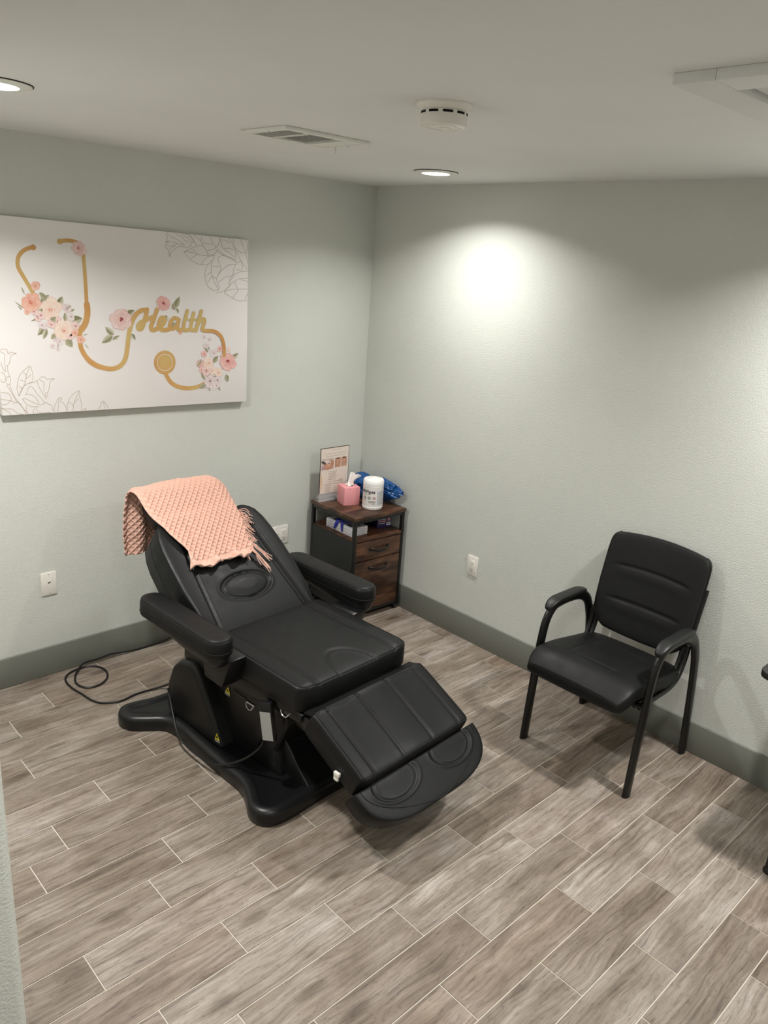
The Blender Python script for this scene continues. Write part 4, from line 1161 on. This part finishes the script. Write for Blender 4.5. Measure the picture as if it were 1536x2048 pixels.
# ================================================================== guest armchair against the right wall
GC = thing('guest_chair', 'black padded metal-frame guest armchair against the right wall', 'chair', (-.30, -2.065, 0))
def gp(x, y, z): return Vector((x+.30, y, z))      # x in room coordinates, y across the chair
HW = .264
for s in (-1, 1):
    y = s*HW
    U = cr([gp(-.530, y, .006), gp(-.520, y, .19), gp(-.508, y, .38), (gp(-.497, y, .50)), gp(-.478, y, .585), gp(-.435, y, .637), gp(-.37, y, .650), gp(-.29, y, .650), gp(-.215, y, .637), gp(-.158, y, .600), gp(-.124, y, .535), gp(-.100, y, .45), gp(-.068, y, .25), gp(-.0412, y, .006)], 6)
    i0 = 4*6; i1 = 9*6
    for nm, seg in (('leg', U[:i0+1]), ('arm_rail', U[i0:i1+1]), ('leg', U[i1:])):
        o = obj(nm, tube(NB(), seg, .0255, .0145, 16, fixed=(0, 1, 0)), 'blackmetal', GC, 50)
    for p in (U[0], U[-1]):
        q = Vector(p); obj('foot_cap', tube(NB(), [(q.x, q.y, .0005), (q.x, q.y, .010)], .0258, .0148, 16, fixed=(0, 1, 0)), 'rubber', GC)
    # arm pad
    ap_ = Pad(lambda x, yy, z, y=y: gp(-.487+yy, y+x, .667+z-.030*(max(0, (.075-yy)/.075))**2-.010*(max(0, (yy-.22)/.07))**2), lambda t: .0235*(max(0, 1-abs(2*t-1)**6))**.4+.004, .292, .013, .012, 3, 8)
    obj('arm_pad', ap_.build(NB(), 20, 44), 'rubber', GC, 60)
    # curved back support: double tube running down the backrest and forward under the seat
    for k, dy in enumerate((-.030, -.052)):
        J = cr([gp(-.060, s*(HW+dy), .80), gp(-.100, s*(HW+dy), .66), gp(-.128, s*(HW+dy), .56), gp(-.146, s*(HW+dy), .485), gp(-.178, s*(HW+dy), .425), gp(-.235, s*(HW+dy), .395), gp(-.33, s*(HW+dy), .388), gp(-.50, s*(HW+dy), .392)], 6)
        obj('back_support', tube(NB(), J, .0105, .0105, 10, fixed=(0, 1, 0)), 'blackmetal', GC, 60)
    bm = NB(); tube(bm, [gp(-.49, s*(HW-.008), .40), gp(-.49, s*(HW-.075), .392)], .011, seg=10); tube(bm, [gp(-.130, s*(HW-.006), .56), gp(-.130, s*(HW-.055), .56)], .009, seg=8)
    obj('side_bolt', bm, 'blackmetal', GC)
obj('cross_bar', tube(NB(), [gp(-.30, -HW+.05, .388), gp(-.30, HW-.05, .388)], .011, seg=10), 'blackmetal', GC)
def gs_h(x, y):
    h = .006*math.cos(min(1, abs(x)/.23)*PI/2)
    h += -.004*gauss(abs(x)-.115, .006)*sstep(.40, .36, y)*sstep(.08, .12, y)-.004*gauss(y-.385, .006)*sstep(.14, .11, abs(x))-.004*gauss(y-.13, .006)*sstep(.14, .11, abs(x))
    return h
gseat = Pad(lambda x, y, z: gp(-.125-y, x, .412+z+.048*sstep(.0, .42, y)-.030*sstep(.40, .53, y)**2), corner(.240, .7, .10), .530, .046, .036, 6, 5, gs_h)
obj('seat', gseat.build(NB(), 70, 90), 'leather2', GC, 60)
bm = NB(); box(bm, .30-.56, .30-.16, -.19, .19, .384, .404, .005); obj('seat_pan', bm, 'blackpanel', GC)
LB = R_(90-13.5)
def gb_h(x, y):
    # y runs up the back; three horizontal cushions split by two short creases
    h = .014*math.cos(min(1, abs(x)/.24)*PI/2)*0
    for c in (.135, .285): h += -.0045*gauss(y-c, .006)*sstep(.20, .13, abs(x))+.002*gauss(y-c+.03, .02)*sstep(.2, .1, abs(x))
    return h
def gbf(x, y, z):
    e = Vector((math.cos(LB), 0, math.sin(LB))); n = Vector((-math.sin(LB), 0, math.cos(LB)))
    bow = .030*(1-(x/.24)**2)                          # shallow curve across the back
    return gp(-.158, x, .505)+e*(y+.018*(1-(x/.24)**2)*(y/.43)-.022*(1-(x/.22)**2)*(1-sstep(0, .2, y)))+n*z+Vector((bow, 0, 0))
gback = Pad(gbf, lerp_pts([(0, .165), (.05, .200), (.12, .222), (.25, .232), (.5, .236), (.8, .236), (.9, .2345), (.94, .2315), (.97, .226), (.985, .220), (1, .210)]), .435, .030, .026, 8, 8, gb_h)
go = obj('backrest', gback.build(NB(), 70, 90), 'leather2', GC, 60)
bm = NB(); tube(bm, [gback.frame(sx*gback.W(t/30)*1.0, t/30*.435, 0) for sx, t in [(-1, t) for t in range(31)]+[(1, t) for t in range(30, -1, -1)]], .0028, seg=6, closed=True); obj('back_piping', bm, 'leather2', go)

# ================================================================== black table at the right edge of the frame
TT = thing('side_table', 'black table corner cut off by the right frame edge', 'table', (-.29, -3.05, 0))
def rr(w, d, r, n=8):
    o = []
    for cx, cy, a0 in ((w-r, d-r, 0), (-w+r, d-r, 90), (-w+r, -d+r, 180), (w-r, -d+r, 270)):
        for k in range(n+1): a = R_(a0+90*k/n); o.append((cx+r*math.cos(a), cy+r*math.sin(a)))
    return o
obj('table_top', prism(NB(), rr(.235, .34, .045), lambda u, v, w: (u, v, w), .736, .762, .004), 'blackpanel', TT)
for sx in (-1, 1):
    for sy in (-1, 1):
        x, y = sx*.215, sy*.150
        l = obj('leg', tube(NB(), [(x, y, .022), (x, y, .736)], .015, seg=14), 'blackmetal', TT)
        obj('foot_glide', lathe(NB(), [(0, 0.0005), (.016, .0005), (.020, .005), (.020, .016), (.015, .024), (0, .024)], (x, y, 0), 18), 'rubber', l)
    obj('leg_rail', box(NB(), sx*.215-.010, sx*.215+.010, -.15, .15, .10, .12, .002), 'blackmetal', TT)
for sy in (-1, 1): obj('apron', box(NB(), -.2, .2, sy*.15-.008, sy*.15+.008, .70, .736, .002), 'blackmetal', TT)
